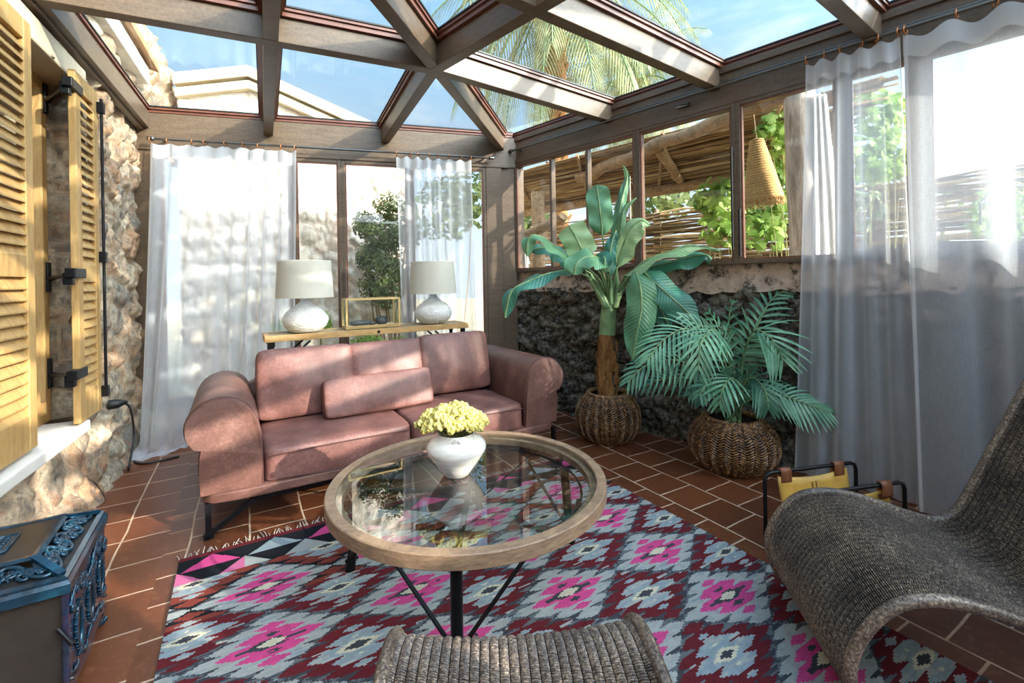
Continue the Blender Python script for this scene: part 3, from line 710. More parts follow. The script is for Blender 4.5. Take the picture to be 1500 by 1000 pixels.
# ------------------------------------------------------------------ console table behind the sofa, lamps, glass box
KF=lambda p: SF((p[0],p[1]+1.08,p[2]))
k0,k1,kz,kd=.36,2.09,.955,.34
con=thing('console_table','narrow pine console table with black braced legs behind the sofa','table',KF(((k0+k1)/2,kd/2,0)))
w=MB(); w.box((k0,0,kz-.05),(k1,.03,kz),KF); w.box((k0,kd-.03,kz-.05),(k1,kd,kz),KF); w.box((k0,.03,kz-.05),(k0+.035,kd-.03,kz),KF); w.box((k1-.035,.03,kz-.05),(k1,kd-.03,kz),KF)
w.build('top_frame',M['pinetop'],con,bevel=.003)
w=MB()
for i in range(6): 
    a=k0+.037+i*(k1-k0-.074)/6; w.box((a,.031,kz-.03),(a+(k1-k0-.074)/6-.003,kd-.031,kz-.006),KF)
w.build('top_boards',plain('grey_planks','8f8168',.6,0,.3,.2,8,.2),con)
for x,y in ((k0+.05,.03),(k1-.05,.03),(k0+.05,kd-.03),(k1-.05,kd-.03)):
    w=MB(); w.tube([KF((x,y,0)),KF((x,y,kz-.05))],.017,10); w.tube([KF((x,y,.0)),KF((x,y,.012))],.026,10); w.tube([KF((x,y,kz-.09)),KF((x,y,kz-.05))],.024,10); w.build('leg',M['black'],con)
for x,sg in ((k0+.05,1),(k1-.05,-1)):
    for y in (.03,kd-.03):
        w=MB(); w.tube([KF((x,y,kz-.30)),KF((x+sg*.28,y,kz-.06))],.008,8); w.build('brace',M['black'],con)
w=MB(); w.tube([KF((1.23,-.002,kz-.025)),KF((1.23,-.008,kz-.025))],.012,12); w.build('bolt',M['black'],con)
w=MB(); w.box((k0+.1,kd/2-.012,.25),(k1-.1,kd/2+.012,.275),KF); w.build('stretcher',M['black'],con)
def lamp(label,s,sc,rot):
    c=KF((s,.17,kz)); L=thing('table_lamp',label,'lamp',c,'white table lamps on the console')
    w=MB(); prof=[(.001,0),(.10,0),(.125,.012),(.158,.045),(.178,.09),(.174,.125),(.150,.165),(.112,.198),(.075,.222),(.048,.243),(.036,.262),(.033,.285),(.028,.287)]
    def wob(a,v): return 1+.016*noise.noise(Vector((math.cos(a)*3+rot,math.sin(a)*3,v*7)))
    w.lathe([(r*sc,z*sc) for r,z in prof],c,48,True,wob); w.build('base',M['ceramic'],L)
    w=MB(); w.tube([c+Z*.283*sc,c+Z*.36*sc],.014,10); w.tube([c+Z*.30*sc,c+Z*.335*sc],.022,10); w.build('socket',M['brass'],L)
    z0,z1=.285*sc,.59*sc; r0,r1=.222*sc,.205*sc
    w=MB(); w.lathe([(r0,z0),(r0-.0005,z0+.01),(r1+.0005,z1-.01),(r1,z1),(r1-.003,z1),(r0-.003,z0),(r0,z0)],c,64); w.build('lamp_shade',M['shade'],L)
    w=MB()
    for a in (0,2.09,4.19): w.tube([c+Z*(z1-.03),c+Z*(z1-.03)+Vector((math.cos(a),math.sin(a),0))*(r1-.004)],.002,5)
    w.build('shade_spider',M['brass'],L)
lamp('white textured lamp with drum shade on the left end of the console',.672,1.0,0)
lamp('white textured lamp with drum shade on the right end of the console by curtain',1.80,1.0,5)
# glass box
b0,b1,y0,y1,zb,zt2=.985,1.44,.09,.26,kz+.001,kz+.265
gb=thing('glass_display_box','brass framed glass display box on the console between the two lamps','display box',KF(((b0+b1)/2,.175,kz)))
w=MB(); r=.011
def bar(a,b): 
    w.beam(KF(a),KF(b),.016,.016)
for z in (zb+.012,zt2-.016):
    for y in (y0,y1): bar((b0,y,z),(b1,y,z))
    for x in (b0,b1): bar((x,y0,z),(x,y1,z))
for x in (b0,b1):
    for y in (y0,y1): w.box((x-.008,y-.008,zb),(x+.008,y+.008,zt2),KF)
w.build('brass_frame',M['brass'],gb)
w=MB(); w.box((b0,y0,zb),(b1,y1,zb+.012),KF); w.build('floor_plate',M['brass'],gb)
for lo,hi in (((b0,y0-.002,zb+.02),(b1,y0+.001,zt2-.01)),((b0,y1-.001,zb+.02),(b1,y1+.002,zt2-.01)),((b0-.002,y0,zb+.02),(b0+.001,y1,zt2-.01)),((b1-.001,y0,zb+.02),(b1+.002,y1,zt2-.01)),((b0,y0,zt2-.004),(b1,y1,zt2-.001))):
    w=MB(); w.box(lo,hi,KF); w.build('pane',M['boxglass'],gb)
w=MB(); w.grid(lambda u,v:KF((b0+.012+(b1-b0-.024)*u,y0+.012+(y1-y0-.024)*v,zb+.022+.008*noise.noise(Vector((u*5,v*3,2))))),24,10)
o=w.build('sand_bed',M['sand'],loc=KF(((b0+b1)/2,.175,zb+.012))); tag(o,'thin bed of white sand inside the brass framed glass box','sand',kind='stuff')
def pebble(label,x,y,a,b,c,sd):
    q=KF((x,y,zb+.024+c*.8)); w=MB(); n=Vector((0,0,0))
    def F(p): return q+ (KF((p.x,p.y,p.z))-KF((0,0,0)))*(1+.16*noise.noise(Vector((p.x*14+sd,p.y*14,p.z*14))))
    w.soft(2*a,2*b,2*c,F,12,2.3); o=w.build('dark_stone',M['pebble'],loc=q,merge=True); tag(o,label,'stone','dark stones in the glass box')
pebble('long flat dark stone lying left inside the glass box',1.12,.17,.095,.05,.026,1)
pebble('rounder tall dark stone lying right inside the glass box',1.31,.19,.055,.04,.042,4)
pebble('small low dark stone between the two bigger stones in the box',1.215,.15,.03,.025,.014,9)

# ------------------------------------------------------------------ round coffee table
TC=Vector((-.215,2.135,0)); TR=.628; TZ=.45
tb=thing('coffee_table','round coffee table with weathered oak rim, glass top and black metal legs','table',TC)
w=MB(); w.lathe([(TR-.044,TZ-.014),(TR-.044,TZ-.003),(TR-.041,TZ),(TR-.004,TZ),(TR,TZ-.004),(TR,TZ-.052),(TR-.004,TZ-.056),(TR-.075,TZ-.056),(TR-.075,TZ-.024),(TR-.044,TZ-.024),(TR-.044,TZ-.014)],TC,160,sharp=True); w.build('rim',M['oak'],tb)
w=MB(); w.lathe([(0.0,TZ-.008),(TR-.0435,TZ-.008)],TC,96,False); w.build('glass_top',M['tableglass'],tb)
w=MB(); w.lathe([(TR-.0435,TZ-.0085),(TR-.0435,TZ-.022),(TR-.045,TZ-.022)],TC,96,False); w.build('glass_edge',plain('green_glass_edge','4c6a5e',.15,0,.6),tb)
feet=[Vector((*p[:2],0)) for p in (G(670,985),G(836,797),G(513,838))]
feet.append(TC*2-feet[0])
for q in feet: q.z=.0135
for i,fp in enumerate(feet):
    d=(fp-TC); d.z=0; d.normalize(); top=TC+d*(.50 if i else .535)+Z*(TZ-.06)
    lg=MB(); lg.tube([fp,fp+Z*.012],.024,12); lg.tube([fp+Z*.005,top],.022,12); lg.tube([top-Z*.03,top],.027,12); lgo=lg.build('leg',M['black'],tb)
    bt=MB()
    for zz in (TZ-.08,.05):
        for k in range(4):
            a=k*PI/2+.6; q=fp.lerp(top,zz/(TZ-.06))+Vector((math.cos(a)*.024,math.sin(a)*.024,0)); bt.tube([q-Z*.006,q+Z*.006],.007,6)
    bt.build('bolt',M['black'],lgo)
    e=Vector((-d.y,d.x,0))
    for sg in (-1,1):
        ang=math.atan2(d.y,d.x)+sg*.68; tp=TC+Vector((math.cos(ang),math.sin(ang),0))*(TR-.12)+Z*(TZ-.06)
        st=MB(); st.beam(fp+Z*.045,tp,.014,.008); st.build('strut',M['black'],tb)
    xb=MB(); xb.beam(TC+Z*(TZ-.078),top-Z*.02,.022,.018); xb.build('cross_bar',M['black'],tb)
xb=MB(); n=40; xb.tube([TC+Vector((math.cos(2*PI*k/n),math.sin(2*PI*k/n),0))*(TR-.11)+Z*(TZ-.064) for k in range(n)],.006,6,closed=True); xb.build('ring_bar',M['black'],tb)
# vase and dried flowers
vc=Vector((-.245,2.06,TZ-.007)); 
vp=G(667,700,TZ); vc=Vector((vp.x,vp.y+.06,TZ-.007))
va=thing('vase','glossy white round ceramic vase on the glass coffee table','vase',vc)
w=MB(); w.lathe([(.001,0),(.055,0),(.062,.006),(.085,.04),(.118,.085),(.138,.118),(.141,.135),(.134,.152),(.112,.172),(.088,.182),(.080,.188),(.086,.196),(.083,.199),(.074,.190),(.072,.175),(.10,.15),(.11,.12),(.05,.02),(.0,.018)],vc,56); w.build('body',M['glaze'],va)
q=vc+Vector((.015,-.098,.180)); w=MB(); w.tube([q+Vector((math.cos(a)*.016,math.sin(a)*-.006,math.sin(a)*.016)) for a in [PI*k/8 for k in range(17)]],.0055,8); w.build('small_handle',M['glaze'],va)
fb=thing('dried_flower_bunch','bunch of dried yellow button flowers standing in the white vase','flowers',vc+Z*.02)
w=MB(); R=random.Random(4)
heads=[]
for i in range(96):
    a=i*2.39996; r=math.sqrt((i+.5)/96); x=math.cos(a)*r; y=math.sin(a)*r
    heads.append((vc+Vector((x*.165-.018,y*.10,.20+.115*(1-r*r*.75)+R.uniform(-.012,.012))),R.uniform(.017,.025)))
for h,rr in heads[::3]: w.tube([vc+Vector((0,0,.03)),vc+Vector(((h-vc).x*.25,(h-vc).y*.3,.18)),h-Z*.01],.0016,4)
w.build('stems',M['stalk'],fb)
def puff(c,r,sd):
    w=MB()
    for k in range(9):
        a=k*2.4; zz=1-2*(k+.5)/9; rr=math.sqrt(1-zz*zz); o=c+Vector((rr*math.cos(a+sd),rr*math.sin(a+sd),zz))*r*.62
        def F(p,o=o,k=k): return o+p*(1+.25*noise.noise((p*130)+Vector((sd,k,0))))
        w.soft(r*.98,r*.98,r*.98,F,4,2.0)
    return w
for i,(h,rr) in enumerate(heads): puff(h,rr,i).build('flower_head',M['flower'],fb)

# ------------------------------------------------------------------ kilim rug
rg=math.radians(31-90+.0); RO=Vector((*G(263,823)[:2],0)); ru=Vector((math.cos(rg),math.sin(rg),0)); rv=Vector((-math.sin(rg),math.cos(rg),0))
RLEN,RWID=3.15,2.36
KC_={k:lin(v)[:3] for k,v in dict(lg='a0a29d',lb='8b989c',pk='c84a80',pk2='bf668c',dr='632328',dr2='7a3a30',ch='414347',gr='63686b',cr='c9c0a6',bk='1d1e22').items()}
def rugcol(u,v):
    u0,v0=u,v
    hsh=lambda a,b,c=0: (math.sin(a*127.1+b*311.7+c*74.7)*43758.5453)%1
    def tri(x): return abs((x%1)-.5)*2
    if u<.030: return KC_['dr']
    row=math.floor(u/.0095)
    if u<.24:
        cellw=.275; k=math.floor(v/cellw); x=(v/cellw)%1; y=(u-.03)/.21
        a=abs(x-.5)*2
        if y<.55 and a<(y/.55)*.92 : return KC_['pk' if k%2==0 else 'lb']
        y2=(y-.5)/.5
        if y2>0 and a>1-(y2)*.75: return KC_['pk2' if (k%3==0) else 'lg']
        return KC_['bk']
    du,dv=.375,.5525
    def near(uo,vo):
        i=round((u-uo)/du); j=round((v-vo)/dv); return (u-uo-i*du),(v-vo-j*dv),i,j
    best=None
    for typ,uo,vo in (('p',.455,.355),('b',.637,.075)):
        a,b,i,j=near(uo,vo); r=abs(a)/(du/2)+abs(b)/(dv/2)
        if best is None or r<best[0]: best=(r,typ,a,b,i,j)
    r,typ,a,b,i,j=best
    st=.047; ks=math.floor(abs(a)/st+.5); ao=(abs(a)/st+.5)%1
    # saw teeth: each step in u is a weft-wise spike
    rr=(ks*st+st*.12)/(du/2)+ (abs(b)+ .060*(abs(ao-.5)*2-.4))/(dv/2)
    rr+= (hsh(i*3+ks,j,1)-.5)*.05
    streak=hsh(row,math.floor(v/.06+row*.37),3)
    if typ=='p':
        if rr<.16: c='cr'
        elif rr<.32: c='ch' if streak<.8 else 'pk'
        elif rr<.64: c='pk' if (abs(a)>.008 or abs(b)<.03 or abs(b)>.12) else 'ch'
        elif rr<.98: c='lg'
        else: c='gr' if streak<.5 else 'ch'
        if c=='lg' and streak>.93: c='lb'
    else:
        if rr<.11: c='ch'
        elif rr<.24: c='cr'
        elif rr<.58: c='lb' if streak<.75 else 'lg'
        elif rr<.93: c='dr2' if u<.55 else 'dr'
        else: c=('bk' if u<.55 else 'ch') if streak<.55 else ('gr' if u>.55 else 'bk')
        if c=='dr' and streak>.965: c='lg'
    q=KC_[c]; f=.9+.2*hsh(row,math.floor(v*40),5)
    return tuple(x*f for x in q)
NUr,NVr=int(RLEN/.0062),int(RWID/.0062)
w=MB(); w.grid(lambda u,v: RO+ru*(u*RLEN)+rv*(v*RWID)+Z*(.012+.0015*noise.noise(Vector((u*9,v*7,0)))),NUr,NVr,True,lambda u,v: rugcol(u*RLEN,v*RWID))
w.add([RO+Z*.002,RO+ru*RLEN+Z*.002,RO+ru*RLEN+rv*RWID+Z*.002,RO+rv*RWID+Z*.002],[(3,2,1,0)],cols=[(.2,.2,.2)])
rug=thing('kilim_rug','pink, grey and dark red woven kilim rug with diamond pattern on the tiles','rug',RO+ru*RLEN/2+rv*RWID/2)
def rugmat():
    t=NT('woven_kilim'); a=t.n('ShaderNodeAttribute',attribute_name='tint'); g=t.map(t.geo(),(1,1,1),(0,0,-rg))
    sp=t.n('ShaderNodeSeparateXYZ'); t.l(g,sp.inputs[0])
    w1=t.math('SINE',t.math('MULTIPLY',sp.outputs[0],1400)); w2=t.math('SINE',t.math('MULTIPLY',sp.outputs[1],700))
    h=t.math('MULTIPLY',w1,w2); n=t.noise(g,120,3)
    c=t.mix(t.math('MULTIPLY',n,.45),a.outputs[0],t.mix(1.0,a.outputs[0],(.55,.55,.55,1),'MULTIPLY'))
    return t.done(t.pbr(c,.95,0,t.bump(h,.35,.004),.1))
w.build('woven_cloth',rugmat(),rug)
w=MB(); R=random.Random(9)
for i in range(150):
    v=(i+R.uniform(-.3,.3))*RWID/150; q=RO+rv*v+Z*.008; L=R.uniform(.05,.09); a=R.uniform(-.5,.5)
    w.tube([q,q-ru*L*.5+rv*a*.02-Z*.001,q-ru*L+rv*(a*.05)-Z*.004],[.0028,.0022,.0015],4)
tag(w.build('fringe',M['fringe'],rug),kind='stuff')

# ------------------------------------------------------------------ wicker lounge chairs
def wicker_chair(label,O,el,ew,width,sag,kl=1,kz=1):
    O=Vector(O); el=Vector((el[0],el[1],0)).normalized(); ew=Vector((ew[0],ew[1],0)).normalized()
    prof=smooth_path([Vector((l if l<.48 else .48+(l-.48)*kl,0,z if l<.48 else (z if z<.375 else .375+(z-.375)*kz))) for l,z in ((-.12,.012),(-.17,.06),(-.212,.15),(-.215,.24),(-.17,.335),(-.095,.405),(0,.428),(.10,.418),(.21,.388),(.32,.352),(.41,.338),(.48,.375),(.54,.48),(.62,.65),(.70,.82),(.79,1.0),(.86,1.10),(.93,1.13),(.985,1.08),(.98,.9),(.93,.6),(.90,.3),(.90,.012))],10)
    L=[0]
    for a,b in zip(prof,prof[1:]): L.append(L[-1]+(b-a).length)
    tot=L[-1]
    import bisect
    def P(s):
        i=min(len(prof)-2,max(0,bisect.bisect(L,s)-1)); k=(s-L[i])/(L[i+1]-L[i]); p=prof[i].lerp(prof[i+1],k); t=(prof[i+1]-prof[i]).normalized(); return p,Vector((-t.z,0,t.x))
    def S(s,w_,h=0):
        p,n=P(s); x=2*w_-1; dz=-sag*(1-x*x)+sag*.3
        return O+el*(p.x+n.x*(h+dz*0))+ew*(w_*width)+Z*(p.z+n.z*h+dz*max(0,n.z)) 
    ch=thing('wicker_lounge_chair',label,'chair',O+el*.35+ew*width/2,None)
    pitch=.0066; rows=int(tot/pitch); NW=26; NS=NW*2
    w=MB()
    for r in range(rows):
        s0=(r+.5)*pitch
        if s0>tot*.66: break
        for k in range(NW):
            vs=[]; off=(k%2)*pitch*.5+.0010*noise.noise(Vector((r*.7,k*.9,4))); hh=.0045+.0018*noise.noise(Vector((r*.9,k*1.3,1)))
            for f in (0,.3,.7,1):
                x=(k+.04+.90*f)/NW; h=-.0025+hh*math.sin(PI*(f*.86+.07))*1.25; ss=s0+off+(f-.5)*.0022
                for da,dh in ((-.0024,-.0022),(-.0011,.0018),(.0011,.0018),(.0024,-.0022)): vs.append(S(min(tot-.001,max(.001,ss+da)),min(1,max(0,x)),h+dh+.004))
            w.add(vs,[(q*4+e,q*4+4+e,q*4+5+e,q*4+1+e) for q in range(3) for e in range(3)],True)
    w.build('woven_shell',M['wicker'],ch)
    w=MB(); w.grid(lambda u,v:S(.001+v*(tot-.002),u,-.002),10,180); w.build('shell_lining',M['wickerback'],ch)
    for x in (0,1):
        e=MB(); n=int(tot/.006); pts=[S(min(tot-.001,.001+i*tot/n),x,.002)+ew*(.006 if x else -.006) for i in range(n)]
        e.tube(pts,[.018+.0010*((i%2)*2-1) for i in range(n)],10); e.build('wrapped_rim',M['wicker'],ch)
    return ch
c1=wicker_chair('dark rattan lounge chair at right edge, swooping seat seen from the side',Vector((1.172,1.285,0)),(.985,-.17),(.20,.98),.655,.018)
c2=wicker_chair('dark rattan lounge chair of which only the foot end shows at bottom edge',Vector((-.315,1.115,0)),(.06,-1),(1,.06),.635,.035,.75,.6)

# ------------------------------------------------------------------ magazine rack with leather sling
mg=thing('magazine_rack','low black metal rack with tan leather sling in front of the curtain','magazine rack',Vector((1.55,2.2,0)))
A0=Vector((1.245,2.285,0)); A1=Vector((1.79,2.405,0)); Bo=Vector((.055,-.235,0)); zt3=.365
def loop(a,b,lean):
    w=MB(); l=Vector((lean[0],lean[1],0)); pts=[a+Z*.012,a+Z*.012+(b-a)*.0]
    d=(b-a).normalized()
    c=[a+Z*.012+d*.03,a+Z*.012+d*.008+Z*.012,a+Z*.05,a+l+Z*(zt3-.035),a+l+Z*(zt3-.01)+d*.01,a+l+Z*zt3+d*.035,b+l+Z*zt3-d*.035,b+l+Z*(zt3-.01)-d*.01,b+l+Z*(zt3-.035),b+Z*.05,b+Z*.012-d*.008+Z*.012,b+Z*.012-d*.03]
    w.tube(c,.0095,10,closed=True); w.build('frame_loop',M['black'],mg)
loop(A0,A1,(0,0)); loop(A0+Bo,A1+Bo,(0,0))
for p in (A0,A1):
    w=MB(); w.tube([p+Z*.03,p+Bo+Z*.03],.0085,8); w.build('foot_bar',M['black'],mg)
dd=(A1-A0).normalized(); ln=(A1-A0).length
def sling(u,v):
    x=.07+(ln-.14)*u; y=v; sagz=.29*math.sin(PI*v)**.8
    p=A0+dd*x+Bo*(.03+.94*v)+Z*(zt3-.02-sagz); 
    inn=.018*math.sin(PI*u)*(1-abs(2*v-1)); return p-Z*(inn if v<.5 else inn)-Z*(.02*math.sin(PI*u) if abs(2*v-1)>.85 else 0)
w=MB(); w.grid(sling,16,40); sl=w.build('sling',M['tan'],mg,solid=.006)
w=MB()
for x in (.075,ln/2-.012,ln/2+.012,ln-.075): w.tube([A0+dd*x+Bo*(.03+.94*v)+Z*(zt3-.017-.29*math.sin(PI*v)**.8) for v in [k/30 for k in range(1,30)]],.003 ,5)
w.build('stitched_seam',M['brownstrap'],sl)
for off in (Vector((0,0,0)),Bo):
    for x in (.115,ln-.12):
        w=MB(); q=A0+off+dd*x+Z*zt3; nn=Vector((-dd.y,dd.x,0))
        pts=[(-.004,-.06),(.012,-.045),(.0145,0),(.009,.0135),(0,.0155),(-.009,.0135),(-.0145,0),(-.016,-.045),(-.008,-.06)]
        vs=[]
        for a,b in pts: vs+= [q+nn*a+Z*b-dd*.03,q+nn*a+Z*b+dd*.03]
        w.add(vs,[(2*i,2*i+1,2*i+3,2*i+2) for i in range(len(pts)-1)],True); w.build('strap',M['brownstrap'],mg,solid=.004)

# ------------------------------------------------------------------ enamelled heater
hf=Vector((-1.405,1.425,0)); hb=Vector((-1.665,1.845,0)); hx=(hb-hf).normalized(); hy=Vector((-hx.y,hx.x,0)); HL=(hb-hf).length; HD=.36; HZ=.455
HFm=lambda p: hf+hx*p[0]+hy*p[1]+Z*p[2]         # x along the front, y back to the wall
ht=thing('enamel_heater','old blue enamelled cast iron heater with pierced scrollwork top by the left wall','heater',HFm((HL/2,HD/2,0)))
w=MB(); w.box((.02,.012,.09),(HL-.02,HD,HZ-.03),HFm); w.build('body',M['iron'],ht,bevel=.006)
# mitred top: sloping rim, pierced scroll strips, dark inner plate
ri=.105; zi=HZ+.045
def top_ring(o0,z0,o1,z1):
    a=[(-.012+o0,-.012+o0),(HL+.012-o0,-.012+o0),(HL+.012-o0,HD+.0-o0*.3),(-.012+o0,HD-o0*.3)]
    b=[(-.012+o1,-.012+o1),(HL+.012-o1,-.012+o1),(HL+.012-o1,HD-o1*.3),(-.012+o1,HD-o1*.3)]
    vs=[HFm((x,y,z0)) for x,y in a]+[HFm((x,y,z1)) for x,y in b]
    return vs,[(i,(i+1)%4,4+(i+1)%4,4+i) for i in range(4)]
rim=MB()
for o0,z0,o1,z1 in ((0,HZ-.05,0,HZ-.022),(0,HZ-.022,.008,HZ-.012),(.008,HZ-.012,.008,HZ-.004),(.008,HZ-.004,.022,HZ+.002),(ri-.012,zi-.004,ri-.004,zi+.004),(ri-.004,zi+.004,ri+.008,zi+.004),(ri+.008,zi+.004,ri+.012,zi)):
    rim.add(*top_ring(o0,z0,o1,z1))
for x,y,xx,yy in ((0,0,1,1),(HL,0,-1,1)):
    rim.beam(HFm((x+xx*.014,y+yy*.014,HZ-.004)),HFm((x+xx*(ri-.006),y+yy*(ri-.006),zi-.008)),.022,.014)
rim.build('top_rim',M['blue'],ht)
bk=MB(); bk.add(*top_ring(.022,HZ-.012,ri-.012,zi-.024)); bk.build('grille_backing',M['gasket'],ht)
pl=MB(); pl.box((ri-.01,ri-.01,zi-.01),(HL-ri+.01,HD-ri*.3,zi),HFm); plo=pl.build('top_plate',M['irontop'],ht)
pl=MB(); pl.box((.18,.19,zi),(.30,.245,zi+.004),HFm); 
pl.tube([HFm(p) for p in ((.175,.185,zi+.004),(.305,.185,zi+.004),(.305,.25,zi+.004),(.175,.25,zi+.004))],.004,6,closed=True)
for k in range(6): 
    cx=.195+k*.018; pl.tube([HFm((cx+.008*math.cos(a),.2175+.016*math.sin(a),zi+.005)) for a in [2*PI*j/10 for j in range(10)]],.003,5,closed=True)
pl.build('top_medallion',M['blue'],plo)
def scroll(mb,c,ax,ay,size,rr,flip=1,turns=1.3):
    pts=[]; n=20
    for k in range(n+1):
        t=k/n; a=flip*(t*turns*2*PI); r_=size*(1-.8*t); pts.append(c+ax*(r_*math.cos(a))+ay*(r_*math.sin(a)))
    mb.tube(pts,[rr*(1.25-.6*k/n) for k in range(n+1)],6)
def leafy(mb,c,ax,ay,nz,L,wd,rr):      # an acanthus lobe
    n=6; mid=[c+ax*(L*k/n)+ay*(wd*.35*math.sin(PI*k/n))+nz*(.004*math.sin(PI*k/n)) for k in range(n+1)]
    mb.tube(mid,[rr*(1-.7*k/n) for k in range(n+1)],6)
    for k in range(1,n):
        for sg in (-1,1):
            q=mid[k]; mb.tube([q,q+ax*L*.13+ay*sg*wd*.35*(1-k/n*.6),q+ax*L*.10+ay*sg*wd*.62*(1-k/n*.6)-nz*.002],[rr*.75,rr*.6,rr*.3],5)
def strip(p0,p1,p2,p3,n):
    mb=MB(); p0,p1,p2,p3=[Vector(p) for p in (p0,p1,p2,p3)]
    for k in range(n):
        u=(k+.5)/n; a=p0.lerp(p1,u); b=p3.lerp(p2,u); c=a.lerp(b,.5); ay=(b-a); h=ay.length; ay.normalize(); ax=(p1-p0).normalized(); nz=ax.cross(ay); nz=nz if nz.z>0 else -nz
        fl=1 if k%2 else -1; stp=(p1-p0).length/n
        scroll(mb,c+nz*.002+ay*fl*h*.10,ax,ay*fl,h*.34,.0062,1)
        scroll(mb,c+nz*.002-ay*fl*h*.22+ax*stp*.35,ax,-ay*fl,h*.20,.0055,-1)
        leafy(mb,c-ax*stp*.5-ay*fl*h*.2,(ax+ay*fl*.35).normalized(),ay*fl,nz,stp*.95,h*.35,.006)
    return mb
i0=ri-.014; e=.02
fr=strip(HFm((e,e,HZ-.002)),HFm((HL-e,e,HZ-.002)),HFm((HL-i0,i0,zi-.01)),HFm((i0,i0,zi-.01)),7); fr.build('pierced_scrollwork',M['blue'],ht)
sd=strip(HFm((e,HD-.03,HZ-.002)),HFm((e,e,HZ-.002)),HFm((i0,i0,zi-.01)),HFm((i0,HD-.04,zi-.01)),5); sd.build('pierced_scrollwork',M['blue'],ht)
# ornate front
w=MB(); w.box((.0,-.004,.085),(HL,.014,HZ-.03),HFm); fo=w.build('front_panel',M['blueviolet'],ht,bevel=.006)
w=MB()
ax=hx; ay=Z; nz=-hy
for k in range(9):
    u=.035+(HL-.07)*k/8; zc=.355+.028*math.sin(k*1.25)
    leafy(w,HFm((u-.03,-.006,zc)),(ax+Z*.35*math.cos(k*1.25)).normalized(),Z,nz,.07,.035,.0055)
    scroll(w,HFm((u,-.008,zc-.018)),ax,Z*(1 if k%2 else -1),.019,.0045)
w.build('relief_garland',M['blue'],fo); w=MB()
for k in range(8):
    u=.05+(HL-.1)*k/7; leafy(w,HFm((u-.02,-.006,.135+.012*math.sin(k*2))),ax,Z*(1 if k%2 else -1),nz,.055,.03,.0045)
w.build('relief_garland',M['blue'],fo)
for cx in (.095,.245,.395):
    w=MB(); loop_=[HFm((cx+.034*math.cos(a),-.008,.245+.066*math.sin(a)*(1 if abs(math.sin(a))<.8 else 1.05))) for a in [2*PI*k/24 for k in range(24)]]
    w.tube(loop_,.0065,6,closed=True)
    for k in range(24): 
        q=loop_[k]+(loop_[k]-HFm((cx,-.008,.245))).normalized()*.011; w.tube([q-hy*-.002,q-hy*.006],.0035,5)
    w.build('window_surround',M['blue'],fo)
    w=MB(); w.add([HFm((cx+.031*math.cos(a),-.0055,.245+.063*math.sin(a))) for a in [2*PI*k/24 for k in range(24)]],[tuple(range(24))]); w.build('mica_window',M['gasket'],fo)
for cx,cz in ((.02,.40),(.02,.12),(HL-.02,.40),(HL-.02,.12),(.17,.245),(.32,.245)):
    w=MB(); w.tube([HFm((cx,-.003,cz)),HFm((cx,-.010,cz))],.006,8); w.build('screw',M['steel'],fo)
w=MB(); w.prism([(0,.09),(HL,.09),(HL,.05),(HL*.85,.075),(HL*.5,.052),(HL*.15,.075),(0,.05)],lambda a,b,c:HFm((a,c,b)),-.004,.014); w.build('skirt',M['blueviolet'],ht)
w=MB(); w.tube([HFm((-.004,.02,.30)),HFm((-.02,-.005,.27)),HFm((-.03,-.02,.255))],[.007,.006,.009],8); w.build('latch_handle',M['black'],ht)
for x,y in ((.03,.02),(HL-.03,.02),(.03,HD-.03),(HL-.03,HD-.03)):
    s=-1 if x<HL/2 else 1; sy_=-1 if y<.1 else 1
    w=MB(); pts=[HFm(p) for p in ((x,y,.10),(x+s*.012,y+sy_*.008,.075),(x+s*.008,y+sy_*.004,.045),(x+s*.002,y,.022),(x+s*.018,y+sy_*.012,.010),(x+s*.034,y+sy_*.022,.018))]
    w.tube(smooth_path(pts,4),[.020]*5+[.017]*4+[.012]*4+[.010]*4+[.009]*4,8); w.build('leg',M['blue'],ht)
